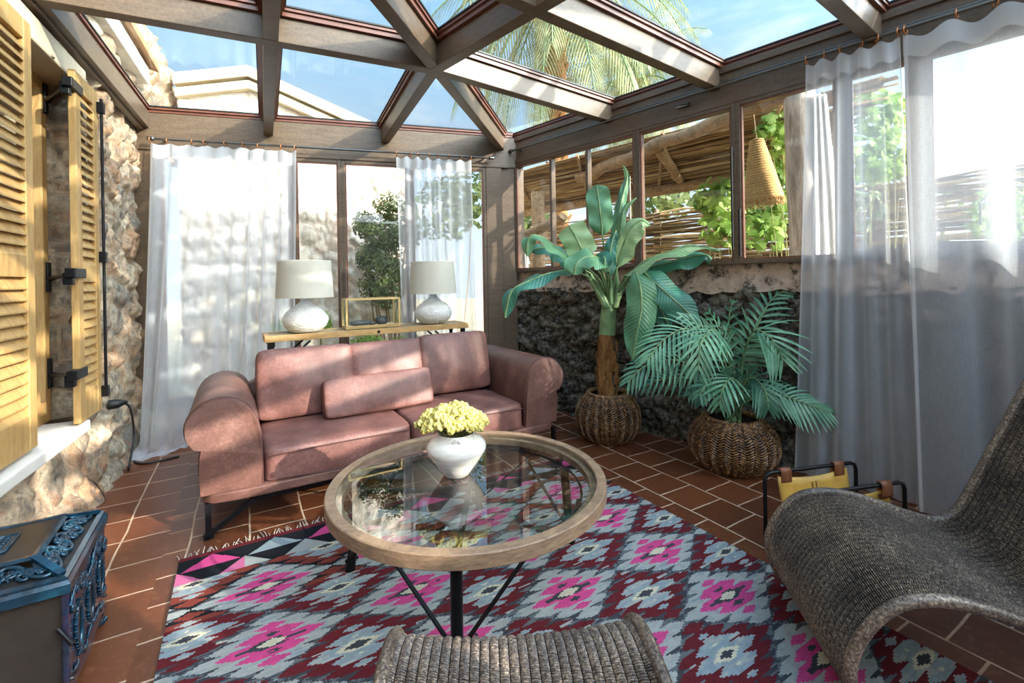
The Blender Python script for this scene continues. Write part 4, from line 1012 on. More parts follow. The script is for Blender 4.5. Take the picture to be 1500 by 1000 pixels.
# ------------------------------------------------------------------ woven planters
def planter(label,c,R0,H,rimr):
    t=thing('woven_planter',label,'planter',c,'lobed brown woven planters')
    prof=[(.60,.0),(.70,.03),(.86,.16),(.97,.32),(1.0,.46),(.985,.60),(.93,.74),(.82,.87),(.70,.95),(.64,.99)]
    def PR(v):
        x=v*(len(prof)-1); i=min(len(prof)-2,int(x)); k=x-i
        p0=prof[max(0,i-1)];p1=prof[i];p2=prof[i+1];p3=prof[min(len(prof)-1,i+2)]
        f=lambda a,b,c_,d: .5*(2*b+(c_-a)*k+(2*a-5*b+4*c_-d)*k*k+(3*b-a-3*c_+d)*k**3)
        return f(p0[0],p1[0],p2[0],p3[0])*R0, f(p0[1],p1[1],p2[1],p3[1])*H
    NL=20
    def Q(a,v,h=0):
        r,z=PR(v); lob=1+.035*abs(math.cos(a*NL/2))-.02
        r=r*lob+h; return c+Vector((r*math.cos(a),r*math.sin(a),z))
    w=MB(); w.grid(lambda u,v:Q(2*PI*u,v,-.004),NL*8,24); w.add([Q(2*PI*k/40,0) for k in range(40)],[tuple(range(40))[::-1]])
    bo=w.build('body',M['basketcore'],t)
    w=MB()
    w.lathe([(R0*.62,H*.99),(R0*.60,H*.93),(.001,H*.91)],c,40); w.build('soil',plain('dark_potting_soil','2a221b',.95,0,.1,.4,60,.8),t)
    st=MB(); RW_=26
    for l in range(NL):
        a0=2*PI*(l+.0)/NL+PI/NL*0
        for s in (-1,1):
            for k in range(RW_):
                v0=.02+.95*k/RW_; da=PI/NL
                ac=a0+s*.004; pts=[Q(ac+s*da*f*.92,min(.995,v0+.045-.055*f if True else v0),.004+.004*math.sin(PI*f)) for f in (0,.33,.66,1)]
                st.tube(pts,[.0048,.0062,.0058,.0042],5,cap=False)
    st.build('herringbone_weave',M['basket'],bo)
    w=MB(); n=120
    for ph in (0,2.1,4.2):
        w.tube([c+Vector(((rimr+.011*math.cos(20*a+ph))*math.cos(a),(rimr+.011*math.cos(20*a+ph))*math.sin(a),H+.003+.011*math.sin(20*a+ph))) for a in [2*PI*k/n for k in range(n)]],.010,6,closed=True)
    w.build('braided_rim',M['basket'],t)
    return t
BP=Vector((.875,4.02,0)); q=G(892,657); BP=Vector((q.x*1.06,q.y+.24,0))
PP=G(1076,701); PP=Vector((PP.x*1.06,PP.y+.20,0))
BR=45.5/FP*BP.y; PRd=59.5/FP*PP.y
def zat(x,y,Y): return D(x,y,Y).z
BH=zat(892,576,BP.y); PH=zat(1075,612,PP.y)
planter('smaller lobed woven planter holding the banana plant near the sofa arm',BP,BR,BH,BR*.62)
planter('larger lobed woven planter holding the feathery palm beside the curtain',PP,PRd,PH,PRd*.62)

# ------------------------------------------------------------------ leaves
CAMP=Vector((0,0,HC))
def blade(pts,wd,mat,fold=.25,up=.5,roll=0,taper=(.18,.55),wave=.02,sd=0,nu=8,nv=22,tip=.75):
    P=smooth_path(pts,8); L=[0]
    for a,b in zip(P,P[1:]): L.append(L[-1]+(b-a).length)
    tot=L[-1]
    def at(v):
        s=v*tot
        for i in range(len(P)-1):
            if s<=L[i+1] or i==len(P)-2:
                k=(s-L[i])/max(1e-9,L[i+1]-L[i]); return P[i].lerp(P[i+1],min(1,k)),(P[min(i+2,len(P)-1)]-P[max(i-1,0)]).normalized()
    def fn(u,v):
        p,t=at(v); view=(CAMP-p).normalized(); nrm=(view*(1-up)+Z*up).normalized()
        side=t.cross(nrm); side=side.normalized() if side.length>1e-4 else Vector((1,0,0)); n=side.cross(t)
        if roll: side,n=side*math.cos(roll)+n*math.sin(roll),n*math.cos(roll)-side*math.sin(roll)
        a=min(1,v/taper[0]); b=1 if v<taper[1] else math.cos((v-taper[1])/(1-taper[1])*PI/2*.985)**tip
        ww=wd*(math.sin(a*PI/2)**.8)*b; x=(u-.5)*2
        return p+side*(x*ww/2)-n*(abs(x)**1.4*ww*fold)+n*(wave*math.sin(v*14+sd+x*2)*abs(x))
    m=MB(); m.grid(fn,nu,nv); return m
def px(l): return [D(x,y,Y) for x,y,Y in l]
def bz(l,off=0): return [D(740+x/4,230+y/4,Y) for x,y,Y in l]
ban=thing('banana_plant','tall banana plant with broad drooping leaves standing in the smaller woven planter','potted plant',BP+Z*BH*.9)
Yb=BP.y
w=MB()
tr=[BP+Z*(BH*.92)]+px([(886,560,Yb),(887,520,Yb),(889,480,Yb),(892,455,Yb)])
w.tube(smooth_path(tr,5),[.078-.0013*i for i in range(21)],14); 
R=random.Random(2)
for k in range(16):
    a=k*2.4; z=k/16
    q=tr[0].lerp(tr[-2],z*.62); e=Vector((math.cos(a),math.sin(a),0)); w.add([q+e*.070+e.cross(Z)*.03,q+e*.072-e.cross(Z)*.03,q+e*(.085+.03*R.random())+Z*.16-e.cross(Z)*.012,q+e*.07+Z*.20],[(0,1,2,3)],True)
w.build('trunk',M['trunk'],ban)
CRN=D(893,452,Yb)
w=MB(); w.tube([D(889,490,Yb),D(891,465,Yb),D(893,440,Yb),D(894,410,Yb)],[.070,.068,.06,.035],14)
for l in ([(600,880),(560,780),(500,690)],[(640,880),(690,760),(720,700)],[(620,860),(620,760),(600,640)],[(590,880),(530,770),(470,680)],[(650,880),(660,760),(650,660)]):
    w.tube([D(740+x/4,230+y/4,Yb-.05) for x,y in l],[.026,.02,.011],8)
w.build('crown_sheath',M['greenstem'],ban)
def bleaf(pts,wd,mat,stem=None,**k):
    P=bz(pts); lf=blade(P,wd,M[mat],**k).build('leaf',M[mat],ban)
    s=MB(); base=CRN+Vector((0,0,.03)); 
    st=[base]+(bz(stem) if stem else [])+[P[0]]
    s.tube(smooth_path(st,5)+smooth_path(P,3)[1:],.0075,6); s.build('leaf_stalk',M['greenstem'],lf)
Y0=Yb
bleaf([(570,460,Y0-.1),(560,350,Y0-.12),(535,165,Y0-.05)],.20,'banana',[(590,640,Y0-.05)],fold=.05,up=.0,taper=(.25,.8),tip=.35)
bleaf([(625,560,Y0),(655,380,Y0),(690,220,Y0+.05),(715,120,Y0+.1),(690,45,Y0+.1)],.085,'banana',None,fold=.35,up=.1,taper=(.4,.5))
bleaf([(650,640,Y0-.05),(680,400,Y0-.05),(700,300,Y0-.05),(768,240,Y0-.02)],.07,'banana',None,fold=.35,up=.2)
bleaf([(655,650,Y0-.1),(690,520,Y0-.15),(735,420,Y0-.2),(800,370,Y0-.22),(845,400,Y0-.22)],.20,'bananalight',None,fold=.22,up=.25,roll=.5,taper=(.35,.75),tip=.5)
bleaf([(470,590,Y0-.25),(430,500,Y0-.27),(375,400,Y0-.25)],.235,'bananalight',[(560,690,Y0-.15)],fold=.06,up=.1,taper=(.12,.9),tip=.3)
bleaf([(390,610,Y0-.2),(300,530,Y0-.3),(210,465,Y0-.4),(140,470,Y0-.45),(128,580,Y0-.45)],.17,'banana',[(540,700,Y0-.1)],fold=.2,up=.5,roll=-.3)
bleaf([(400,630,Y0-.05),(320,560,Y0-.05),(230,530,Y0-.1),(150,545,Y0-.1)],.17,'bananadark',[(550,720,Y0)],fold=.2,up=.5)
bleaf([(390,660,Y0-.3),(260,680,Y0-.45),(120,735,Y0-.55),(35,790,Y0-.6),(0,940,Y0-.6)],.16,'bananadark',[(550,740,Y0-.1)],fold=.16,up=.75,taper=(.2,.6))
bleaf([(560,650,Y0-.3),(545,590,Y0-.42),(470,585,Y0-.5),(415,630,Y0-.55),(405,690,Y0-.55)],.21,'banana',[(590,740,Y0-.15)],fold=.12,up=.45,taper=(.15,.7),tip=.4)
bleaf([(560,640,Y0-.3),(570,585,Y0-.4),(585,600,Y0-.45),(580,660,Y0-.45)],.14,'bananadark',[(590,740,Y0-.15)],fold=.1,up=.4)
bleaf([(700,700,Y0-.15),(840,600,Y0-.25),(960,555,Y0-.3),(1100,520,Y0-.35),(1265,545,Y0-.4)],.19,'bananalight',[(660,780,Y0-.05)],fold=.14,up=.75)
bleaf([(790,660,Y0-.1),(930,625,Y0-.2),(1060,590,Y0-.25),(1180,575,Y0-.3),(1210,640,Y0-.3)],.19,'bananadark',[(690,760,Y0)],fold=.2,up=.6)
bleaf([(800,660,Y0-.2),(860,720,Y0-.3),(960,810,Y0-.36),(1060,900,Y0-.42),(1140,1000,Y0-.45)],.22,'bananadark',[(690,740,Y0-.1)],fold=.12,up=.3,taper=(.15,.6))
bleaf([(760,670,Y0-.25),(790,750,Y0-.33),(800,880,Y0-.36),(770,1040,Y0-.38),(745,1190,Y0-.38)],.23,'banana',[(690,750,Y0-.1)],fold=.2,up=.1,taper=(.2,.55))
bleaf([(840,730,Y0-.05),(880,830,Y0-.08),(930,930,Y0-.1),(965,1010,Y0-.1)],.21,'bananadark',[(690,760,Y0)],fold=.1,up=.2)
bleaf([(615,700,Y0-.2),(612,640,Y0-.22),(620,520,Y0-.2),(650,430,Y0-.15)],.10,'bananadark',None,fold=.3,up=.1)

# ------------------------------------------------------------------ feathery palm
pal=thing('potted_palm','feathery green palm with arching fronds standing in the larger woven planter','potted plant',PP+Z*PH*.9)
def frond(pts,ll,n,mat,droop=.55,up=.6,stem_r=.006,start=.35,wd=.017,name='frond',parent=None,lift=.0,ang=.75):
    P=smooth_path(pts,8); L=[0]
    for a,b in zip(P,P[1:]): L.append(L[-1]+(b-a).length)
    tot=L[-1]; m=MB()
    def at(v):
        s=v*tot
        for i in range(len(P)-1):
            if s<=L[i+1] or i==len(P)-2:
                k=(s-L[i])/max(1e-9,L[i+1]-L[i]); return P[i].lerp(P[i+1],min(1,k)),(P[min(i+2,len(P)-1)]-P[max(i-1,0)]).normalized()
    for k in range(n):
        f=(k+.5)/n; v=start+(1-start)*f; p,t=at(v); nrm=Z*up+(CAMP-p).normalized()*(1-up)
        side=t.cross(nrm); side=side.normalized() if side.length>1e-4 else Vector((1,0,0)); nn=side.cross(t)
        l=ll*(math.sin(PI*min(1,f*.72+.22)))**.7
        for sg in (-1,1):
            d=(t*math.cos(ang*(1.12-.6*f))+side*sg*math.sin(ang*(1.12-.6*f))+nn*lift).normalized(); wdir=d.cross(nn).normalized()
            vs=[];ns=5
            for q in range(ns+1):
                x=q/ns; c=p+d*(l*x)-Z*(droop*l*x*x); ww=wd*(math.sin(PI*min(1,x*.8+.16)))*.5
                vs+= [c-wdir*ww,c+nn*(-ww*.35),c+wdir*ww]
            fs=[]
            for q in range(ns):
                for e in range(2): fs.append((q*3+e,q*3+e+1,q*3+e+4,q*3+e+3))
            m.add(vs,fs,True)
    o=m.build(name,M[mat],parent)
    s=MB(); s.tube(P,[stem_r*(1.25-.8*i/len(P)) for i in range(len(P))],6); s.build('frond_stalk',M['greenstem'],o)
    return o
def pz(l): return [D(900+x/3.125,400+y/3.125,Y) for x,y,Y in l]
Yp=PP.y; PB=PP+Z*(PH*.9)
FR_=[
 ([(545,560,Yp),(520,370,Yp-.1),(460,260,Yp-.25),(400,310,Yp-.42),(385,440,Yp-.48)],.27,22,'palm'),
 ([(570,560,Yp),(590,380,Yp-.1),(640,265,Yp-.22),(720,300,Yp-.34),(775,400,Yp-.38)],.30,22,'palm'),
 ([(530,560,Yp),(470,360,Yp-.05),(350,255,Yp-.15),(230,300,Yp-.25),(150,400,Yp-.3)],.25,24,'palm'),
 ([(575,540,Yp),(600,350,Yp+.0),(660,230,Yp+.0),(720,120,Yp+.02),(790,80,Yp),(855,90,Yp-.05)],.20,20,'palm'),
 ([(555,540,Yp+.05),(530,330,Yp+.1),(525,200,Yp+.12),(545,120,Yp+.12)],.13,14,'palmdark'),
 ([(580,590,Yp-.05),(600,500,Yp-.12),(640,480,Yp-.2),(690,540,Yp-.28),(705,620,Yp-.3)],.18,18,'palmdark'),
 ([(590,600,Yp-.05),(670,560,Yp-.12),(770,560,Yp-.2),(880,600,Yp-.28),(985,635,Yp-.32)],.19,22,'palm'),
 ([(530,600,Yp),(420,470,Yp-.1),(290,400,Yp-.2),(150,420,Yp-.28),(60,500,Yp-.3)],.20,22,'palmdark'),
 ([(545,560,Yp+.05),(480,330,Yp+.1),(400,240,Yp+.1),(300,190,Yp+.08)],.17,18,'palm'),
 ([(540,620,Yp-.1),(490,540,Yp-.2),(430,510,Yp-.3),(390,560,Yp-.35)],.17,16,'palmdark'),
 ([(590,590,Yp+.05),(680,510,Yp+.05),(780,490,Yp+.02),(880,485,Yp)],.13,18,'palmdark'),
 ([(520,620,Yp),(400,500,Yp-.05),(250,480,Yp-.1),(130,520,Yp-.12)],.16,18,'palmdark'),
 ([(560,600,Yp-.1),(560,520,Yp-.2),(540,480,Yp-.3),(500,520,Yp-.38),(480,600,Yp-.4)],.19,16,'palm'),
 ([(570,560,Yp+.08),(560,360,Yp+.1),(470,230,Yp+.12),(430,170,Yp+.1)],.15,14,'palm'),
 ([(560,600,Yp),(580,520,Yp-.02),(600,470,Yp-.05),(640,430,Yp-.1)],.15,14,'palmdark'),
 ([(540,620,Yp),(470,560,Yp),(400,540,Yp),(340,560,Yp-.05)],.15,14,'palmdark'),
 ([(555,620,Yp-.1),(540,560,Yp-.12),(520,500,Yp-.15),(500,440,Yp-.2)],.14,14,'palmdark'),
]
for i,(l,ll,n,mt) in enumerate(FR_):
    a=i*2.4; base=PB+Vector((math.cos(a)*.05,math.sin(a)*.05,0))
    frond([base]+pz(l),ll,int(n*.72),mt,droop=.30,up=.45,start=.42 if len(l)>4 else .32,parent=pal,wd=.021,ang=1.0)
# ------------------------------------------------------------------ outside: ground, stone house with gable, its eave
w=MB(); w.add([(-30,-30,-.14),(40,-30,-.14),(40,40,-.14),(-30,40,-.14)],[(0,1,2,3)]); tag(w.build('ground',M['dirt']),kind='structure')
OFF=1.35
mat_out=stone('sunlit_cream_stone',[(.25,'c9bfae'),(.4,'e6dccb'),(.52,'f2ebdd'),(.66,'dcc5ae'),(.8,'efe6d6')],('b5aa9a',.35),('c39d80',.4,'e9dfcc'),14)
hs=thing('stone_house','cream stone house with low gable roof standing close behind the back windows','building',BW(1.2,0,-OFF))
ga=W(366,116,pB-nB*OFF,dB); ta=along(pB,dB,ga); gr=W(522,186,pB-nB*OFF,dB); gl=W(224,131,pB-nB*OFF,dB)
tg0,tg1=-.36,along(pB,dB,W(603,300,pB-nB*OFF,dB))
sr=(gr.z-ga.z)/(along(pB,dB,gr)-ta); sl_=(ga.z-gl.z)/(ta-along(pB,dB,gl)); sl_=max(sl_,.22)
def gz(t): return ga.z+(t-ta)*sr if t>ta else ga.z-(ta-t)*sl_
w=MB()
def hf_(u,v):
    t=tg0+(tg1-tg0)*u; z=(gz(t)-.02)*v; q=BW(t,z,-OFF); h,k,m=rock(q,3.4,.035,.035); HC_[(round(u*220),round(v*110))]=(k,m); return BW(t,z,-OFF+h-.05)
HC_={}
w.grid(hf_,220,110,True,lambda u,v:(HC_[(int(u*220),int(v*110))][0],HC_[(int(u*220),int(v*110))][1]*.5,0))
w.box((tg1-.02,-OFF-3.0,0),(tg1,-OFF-.02,gz(tg1)),lambda p:BW(p.x,p.z,p.y))
w.build('gable_wall',mat_out,hs)
for (t0,t1) in ((tg0,ta),(ta,tg1+.12)):
    w=MB()
    for dz,n0,th in ((.0,.10,.13),(-.13,.055,.10)):
        vs=[BW(t,gz(t)+dz+zz,-OFF+nn) for t in (t0,t1) for nn in (-.3,n0) for zz in (-.0,th)]
        w.add(vs,[(0,1,3,2),(4,6,7,5),(0,2,6,4),(1,5,7,3),(2,3,7,6),(0,4,5,1)])
    w.build('coping',M['coping'],hs)
    w=MB(); vs=[BW(t,gz(t)+.04,nn-OFF) for t in (t0,t1) for nn in (-.2,-4)]; vs+= [v+Z*.06 for v in vs]; w.add(vs,[(0,1,3,2),(4,6,7,5),(0,2,6,4),(1,5,7,3)]); w.build('roof_slope',M['rooftile'],hs)
# eave of the old house above the left wall
ev=thing('house_eave','white eave board with tiles along the old house above the left wall','eave',LW(0,3.2,.1))
f0=D(183,38,3.3); f1=D(225,107,4.35); te=along(pL,dL,f1)
w=MB(); w.box((-4.5,-.3,3.26),(te,.06,3.42),lambda p:LW(p.x,p.z,p.y)); w.build('fascia_board',M['fascia'],ev,bevel=.01)
w=MB(); vs=[LW(t,z,n) for t in (-4.5,te+.1) for n,z in ((.12,3.43),(-2.5,4.1),(-2.5,4.16),(.12,3.49))]; w.add(vs,[(0,1,2,3),(7,6,5,4),(0,4,5,1),(1,5,6,2),(2,6,7,3),(3,7,4,0)]); w.build('tile_roof',M['rooftile'],ev)

# leaves for bushes and vines
def leafcloud(cs,n,size,seed,lobed=False,flat=.0):
    R=random.Random(seed); m=MB()
    for i in range(n):
        c,r=R.choice(cs); d=Vector((R.gauss(0,1),R.gauss(0,1),R.gauss(0,1))); d.normalize(); q=Vector(c)+Vector((d.x*r[0],d.y*r[1],d.z*r[2]))*(R.random()**.4)
        nr=(d+Vector((R.uniform(-1,1),R.uniform(-1.4,.4),R.uniform(-.2,1)))).normalized(); a=nr.orthogonal().normalized(); b=nr.cross(a); th=R.uniform(0,6.28); a,b=a*math.cos(th)+b*math.sin(th),b*math.cos(th)-a*math.sin(th)
        s=size*R.uniform(.6,1.25)
        if lobed:
            pts=[(0,-.35),(.28,-.5),(.5,-.25),(.36,-.05),(.62,.2),(.36,.25),(.3,.55),(.12,.42),(0,.8),(-.12,.42),(-.3,.55),(-.36,.25),(-.62,.2),(-.36,-.05),(-.5,-.25),(-.28,-.5)]
            vs=[q+a*x*s+b*y*s-nr*(abs(x)*.25*s) for x,y in pts]+[q]; m.add(vs,[(k,(k+1)%16,16) for k in range(16)],False)
        else:
            vs=[q-b*s*.5,q+a*s*.26-b*s*.1,q+a*s*.2+b*s*.25,q+b*s*.55,q-a*s*.2+b*s*.25,q-a*s*.26-b*s*.1]; vs=[v-nr*0 for v in vs]; m.add(vs,[(0,1,2,3),(0,3,4,5)],False)
    return m
def bush(name,label,cs,n,size,seed,mat,base,cat='bush',group=None,lobed=False,stem_r=.018):
    b=thing(name,label,cat,base,group)
    leafcloud(cs,n,size,seed,lobed).build('foliage',M[mat],b)
    s=MB(); R=random.Random(seed)
    for c,r in cs:
        p=Vector(base)+Vector((R.uniform(-.05,.05),R.uniform(-.05,.05),0)); c=Vector(c); s.tube(smooth_path([p,p.lerp(c,.5)+Vector((R.uniform(-.1,.1),R.uniform(-.1,.1),0)),c],4),[stem_r*(1-.6*k/8) for k in range(9)],6)
    s.build('stems',M['log'] if mat=='bush' else M['stalk'],b)
    return b
def bw(x,y,n): return W(x,y,pB-nB*n,dB)
cs=[(bw(535,330,.95),(.16,.12,.18)),(bw(540,375,.95),(.18,.12,.2)),(bw(560,345,.95),(.24,.15,.24)),(bw(548,420,.9),(.2,.12,.2)),(bw(570,305,.95),(.22,.15,.2)),(bw(580,345,.9),(.28,.18,.25)),(bw(556,385,.9),(.26,.18,.22)),(bw(585,400,.9),(.22,.18,.25)),(bw(563,430,.85),(.22,.15,.2)),(bw(600,330,.95),(.2,.15,.3))]
b0_=bw(575,440,.9); bush('climbing_bush','dark leafy bush growing against the sunlit stone wall behind the glass box',cs,6000,.048,3,'bush',Vector((b0_.x,b0_.y,-.13)))
cs=[(bw(440,455,.55),(.16,.12,.12)),(bw(470,470,.5),(.14,.1,.12)),(bw(415,480,.5),(.14,.1,.1))]
b0_=bw(450,520,.5); bush('low_shrub','low green shrub outside behind the left table lamp',cs,420,.055,8,'vine',Vector((b0_.x,b0_.y,-.13)))
cs=[(bw(540,500,.5),(.2,.1,.08)),(bw(600,498,.5),(.2,.1,.08))]
b0_=bw(570,520,.5); bush('low_shrub','low green plants outside beneath the console behind the sofa',cs,420,.05,12,'vine',Vector((b0_.x,b0_.y,-.13)))

# ------------------------------------------------------------------ tall date palms
def date_palm(label,c,h,nf,fl,seed,lean=(0,0)):
    t=thing('date_palm',label,'palm tree',(c[0],c[1],-.14),'date palms behind the glass roof'); R=random.Random(seed)
    base=Vector((c[0],c[1],-.14)); top=base+Vector((lean[0],lean[1],h))
    w=MB(); pts=[base.lerp(top,k/10) for k in range(11)]; w.tube(pts,[.17+.015*math.sin(k*9) for k in range(11)],14)
    for k in range(90):
        a=k*2.4; q=base.lerp(top,.25+.75*k/90); e=Vector((math.cos(a),math.sin(a),0)); w.beam(q+e*.14,q+e*.24+Z*.14,.09,.04)
    w.build('trunk',M['trunk'],t)
    for k in range(nf):
        a=k*2.39996+R.uniform(-.2,.2); el=1.3-2.3*(k/nf)+R.uniform(-.1,.1); e=Vector((math.cos(a),math.sin(a),0)); L=fl*R.uniform(.85,1.1)
        pts=[top]; d=e*math.cos(el)+Z*math.sin(el); p=Vector(top)
        for j in range(5):
            p=p+d*(L/5); pts.append(p.copy()); d=(d-Z*(.24+.12*j*.6)).normalized()
        frond(pts,.55,26,'datepalm',droop=.75,up=.85,stem_r=.018,start=.12,wd=.026,name='frond',parent=t,ang=.8)
    w=MB(); 
    for k in range(5):
        a=k*1.3; q=top+Vector((math.cos(a)*.4,math.sin(a)*.4,-.3)); w.tube([top,q+Z*.3,q,q-Z*.35],[.02,.02,.06,.09],7)
    w.build('fruit_stalks',M['straw'],t)
p1=D(815,60,8.5); date_palm('tall shaggy date palm seen through the roof panes above the right windows',(p1.x,p1.y),p1.z+1.3,64,3.1,5)
p2=D(930,90,11.5); date_palm('smaller date palm farther away at right of the shaggy one through the roof',(p2.x,p2.y),p2.z-.35,34,2.4,9)

# ------------------------------------------------------------------ reed pergola outside the right windows
pg=thing('reed_pergola','rustic pergola of brown poles with a dry reed roof outside the right windows','pergola',RW(0,0,-1.6))
m0=D(945,221,4.95); m1=D(1074,168,4.05); md=(m1-m0)
def pole(name,a,b,r0,r1,mat,parent,sd=0,n=10):
    a=Vector(a);b=Vector(b); w=MB(); pts=[]
    for k in range(13): 
        q=a.lerp(b,k/12); pts.append(q+Vector((noise.noise(Vector((k*.6,sd,0))),noise.noise(Vector((k*.6,sd,5))),noise.noise(Vector((k*.6,sd,9)))))*r0*.5)
    w.tube(pts,[(r0+(r1-r0)*k/12)*(1+.12*noise.noise(Vector((k*.9,sd,3)))) for k in range(13)],n); return w.build(name,mat,parent)
pole('roof_pole',m0-md*1.1,m1+md*.55,.075,.06,M['log'],pg,1)
f0_=D(850,308,6.6); f1_=D(945,283,5.95); f2_=D(1075,262,5.15); fd=(f2_-f1_)
pole('roof_pole',f1_-fd*2.2,f2_+fd*1.0,.07,.055,M['log'],pg,2)
pole('forked_branch',D(965,217,4.8),D(998,268,5.65),.062,.045,M['log'],pg,3)
pole('forked_branch',D(770,345,5.9),D(826,318,5.6),.07,.06,M['log'],pg,7)
pa=D(790,380,6.2); pole('post',Vector((pa.x,pa.y,-.1)),Vector((pa.x,pa.y,2.55)),.10,.09,M['log'],pg,4)
pb_=D(1178,250,3.62); 
lg=thing('log_post','bleached weathered log post outside the window beside the sheer curtain','post',(pb_.x,pb_.y,-.1))
pole('trunk',Vector((pb_.x,pb_.y,-.1)),D(1172,138,3.62),.125,.11,M['bleached'],lg,5,16)
cap=MB(); 
# reeds: a sheet of canes laid along the wall direction
R=random.Random(21)
def roofpt(a,b,zj=0):                  # a along the wall, b outward from 0 (inner edge) to 1
    i=m0-md*1.1+Z*.05; d=dR
    q=m0+dR*a; q2=f1_+dR*a
    base=q.lerp(q2,b); return base+Z*(.10+zj)
for sheet in range(6):
    w=MB()
    for k in range(44):
        b=.0+1.23*(sheet*44+k)/264+R.uniform(-.006,.006); a0=-2.3+R.uniform(-.5,.4); a1=1.75+R.uniform(-.6,.4) ; s=R.uniform(-.10,.10)
        if R.random()<.10: continue
        pts=[roofpt(a0+(a1-a0)*f,b+s*f*.35+.012*math.sin(f*7+k),R.uniform(-.012,.03)) for f in (0,.25,.5,.75,1)]
        w.tube(pts,R.uniform(.006,.012),5,cap=False,tint=R.random())
    tag(w.build('reed_sheet',M['reed'],pg),kind='stuff')
for k in range(4):
    w=MB(); a=-2+k*1.1; w.tube([roofpt(a,-.12,-.02),roofpt(a,.3,-.02),roofpt(a,1.2,-.02)],.018,7); w.build('batten',M['log'],pg)
# reed fence farther out
fe=thing('reed_fence','dry brown reed fence of stacked canes outside behind the banana plant','fence',RW(.5,0,-2.6))
FO=2.45
fz=W(1000,306,pR-nR*FO,dR).z
for sec in range(6):
    w=MB()
    for k in range(140):
        z=.1+(fz-.1)*k/140+R.uniform(-.01,.01); t0=-3.2+sec*1.25
        pts=[RW(t0+1.36*f,z+R.uniform(-.03,.03)*(1 if f else 0),-FO+R.uniform(-.03,.03)) for f in (0,.33,.66,1)]
        w.tube(pts,R.uniform(.012,.018),5,tint=R.random())
    tag(w.build('reed_panel',M['reed'],fe),kind='stuff')
for sec in range(7):
    w=MB(); w.tube([RW(-3.2+sec*1.25,-.1,-FO-.07),RW(-3.2+sec*1.25,fz+.05,-FO-.07)],.035,8); w.build('fence_post',M['log'],fe)
# hanging woven lamp
la=D(1108,205,3.95); lb=D(1118,292,3.95)
hl=thing('hanging_woven_lamp','conical woven straw lampshade hanging outside from the pergola pole','lamp',lb)
w=MB(); axis=(lb-la); H=axis.length
def rr(v): return (.055+.105*v)+.004*math.sin(v*150)
vs=[];n=28
ax3=axis.normalized(); e1=ax3.orthogonal().normalized(); e2=ax3.cross(e1)
def lampf(u,v,k=0): q=la+axis*v; r=rr(v)+k; return q+e1*math.cos(2*PI*u)*r+e2*math.sin(2*PI*u)*r
w.grid(lambda u,v:lampf(u,v),36,90); w.build('woven_shade',M['straw'],hl)
w=MB()
for k in range(110):
    u=k/110; q=lampf(u,1); w.tube([q,q+axis*.06+Vector((R.uniform(-.02,.02),R.uniform(-.02,.02),0)),q+axis*.11+Vector((R.uniform(-.03,.03),R.uniform(-.03,.03),0))],.0035,4)
tag(w.build('fringe',M['straw'],hl),kind='stuff')
w=MB(); tp=Vector((la.x-.03,la.y,2.85)); w.tube([la+axis*.02,la-axis*.1,tp],.006,6); w.lathe([(.001,.02),(.05,.0),(.055,-.02)],la,20); w.build('cord',M['log'],hl)
# vines
def vine(label,pl,n,size,seed,Y,mat='vine',root=None):
    cs=[(D(x,y,Y+dy),(r*1.25,r,r*1.25)) for x,y,dy,r in pl]; q=cs[0][0]
    return bush('grape_vine',label,cs,n,size,seed,mat,Vector((q.x+.1,q.y+.1,-.13)) ,'vine','grape vines outside',True,.006)
vine('light green grape vine hanging in front of the reed fence left of the straw lampshade',[(1048,285,0,.16),(1062,310,0,.17),(1050,335,0,.15),(1040,300,.1,.13),(1065,345,0,.12),(1030,290,.1,.10),(1075,270,0,.12)],230,.105,31,4.9)
vine('grape vine in shade behind and below the hanging straw lampshade',[(1135,265,0,.14),(1145,300,0,.15),(1125,320,0,.15),(1140,340,0,.14),(1110,335,0,.14),(1105,310,.1,.12),(1150,245,0,.10)],230,.095,32,4.3)
vine('grape vine trailing from the pergola roof above the straw lampshade',[(1140,165,0,.10),(1125,185,0,.09),(1150,190,0,.10),(1148,215,0,.10),(1115,195,0,.06)],110,.085,33,4.1)
vine('grape vine seen dimly through the sheer curtain near the log post',[(1270,140,0,.14),(1285,175,0,.16),(1300,205,0,.16),(1262,225,0,.14),(1280,250,0,.13),(1310,160,0,.12),(1320,240,0,.10),(1345,140,.05,.07)],330,.09,34,3.9)
# white outdoor drape beside the post
dp=thing('outdoor_drape','white cloth drape tied to the log post outside the window','drape',D(1215,340,3.5))
def df(u,v):
    x=1192+ (18+30*v)*u+6*v; q=D(x,138+360*v,3.5); return q+nR*.03*math.sin(u*16+v*2)
w=MB(); w.grid(df,30,24); w.build('cloth',M['drape'],dp,solid=.004)
# prickly pear and shrubs beyond the fence at right
pc=thing('prickly_pear','prickly pear cactus pad rising above the reed fence behind the curtain','cactus',D(1388,330,4.6))
w=MB()
def pad(x,y,Y,a,b,til):
    q=D(x,y,Y); e=Vector((math.cos(.4),math.sin(.4),0)); up_=(Z+e*til).normalized(); s_=(e-Z*til).normalized(); nn=s_.cross(up_)
    w.soft(2*a,.06,2*b,lambda p:q+s_*p.x+nn*p.y+up_*p.z,8,2.3)
pad(1389,282,4.6,.075,.17,.12); pad(1384,335,4.6,.06,.14,0); pad(1408,305,4.6,.02,.08,.3)
w.tube([D(1384,350,4.6),Vector((D(1384,360,4.6).x,D(1384,360,4.6).y,-.1))],.06,8); w.build('pads',M['cactus'],pc)
cs=[(D(1462,300,3.9),(.20,.15,.16)),(D(1490,290,3.9),(.2,.15,.2)),(D(1445,325,3.9),(.18,.15,.14)),(D(1480,335,3.9),(.2,.15,.14))]
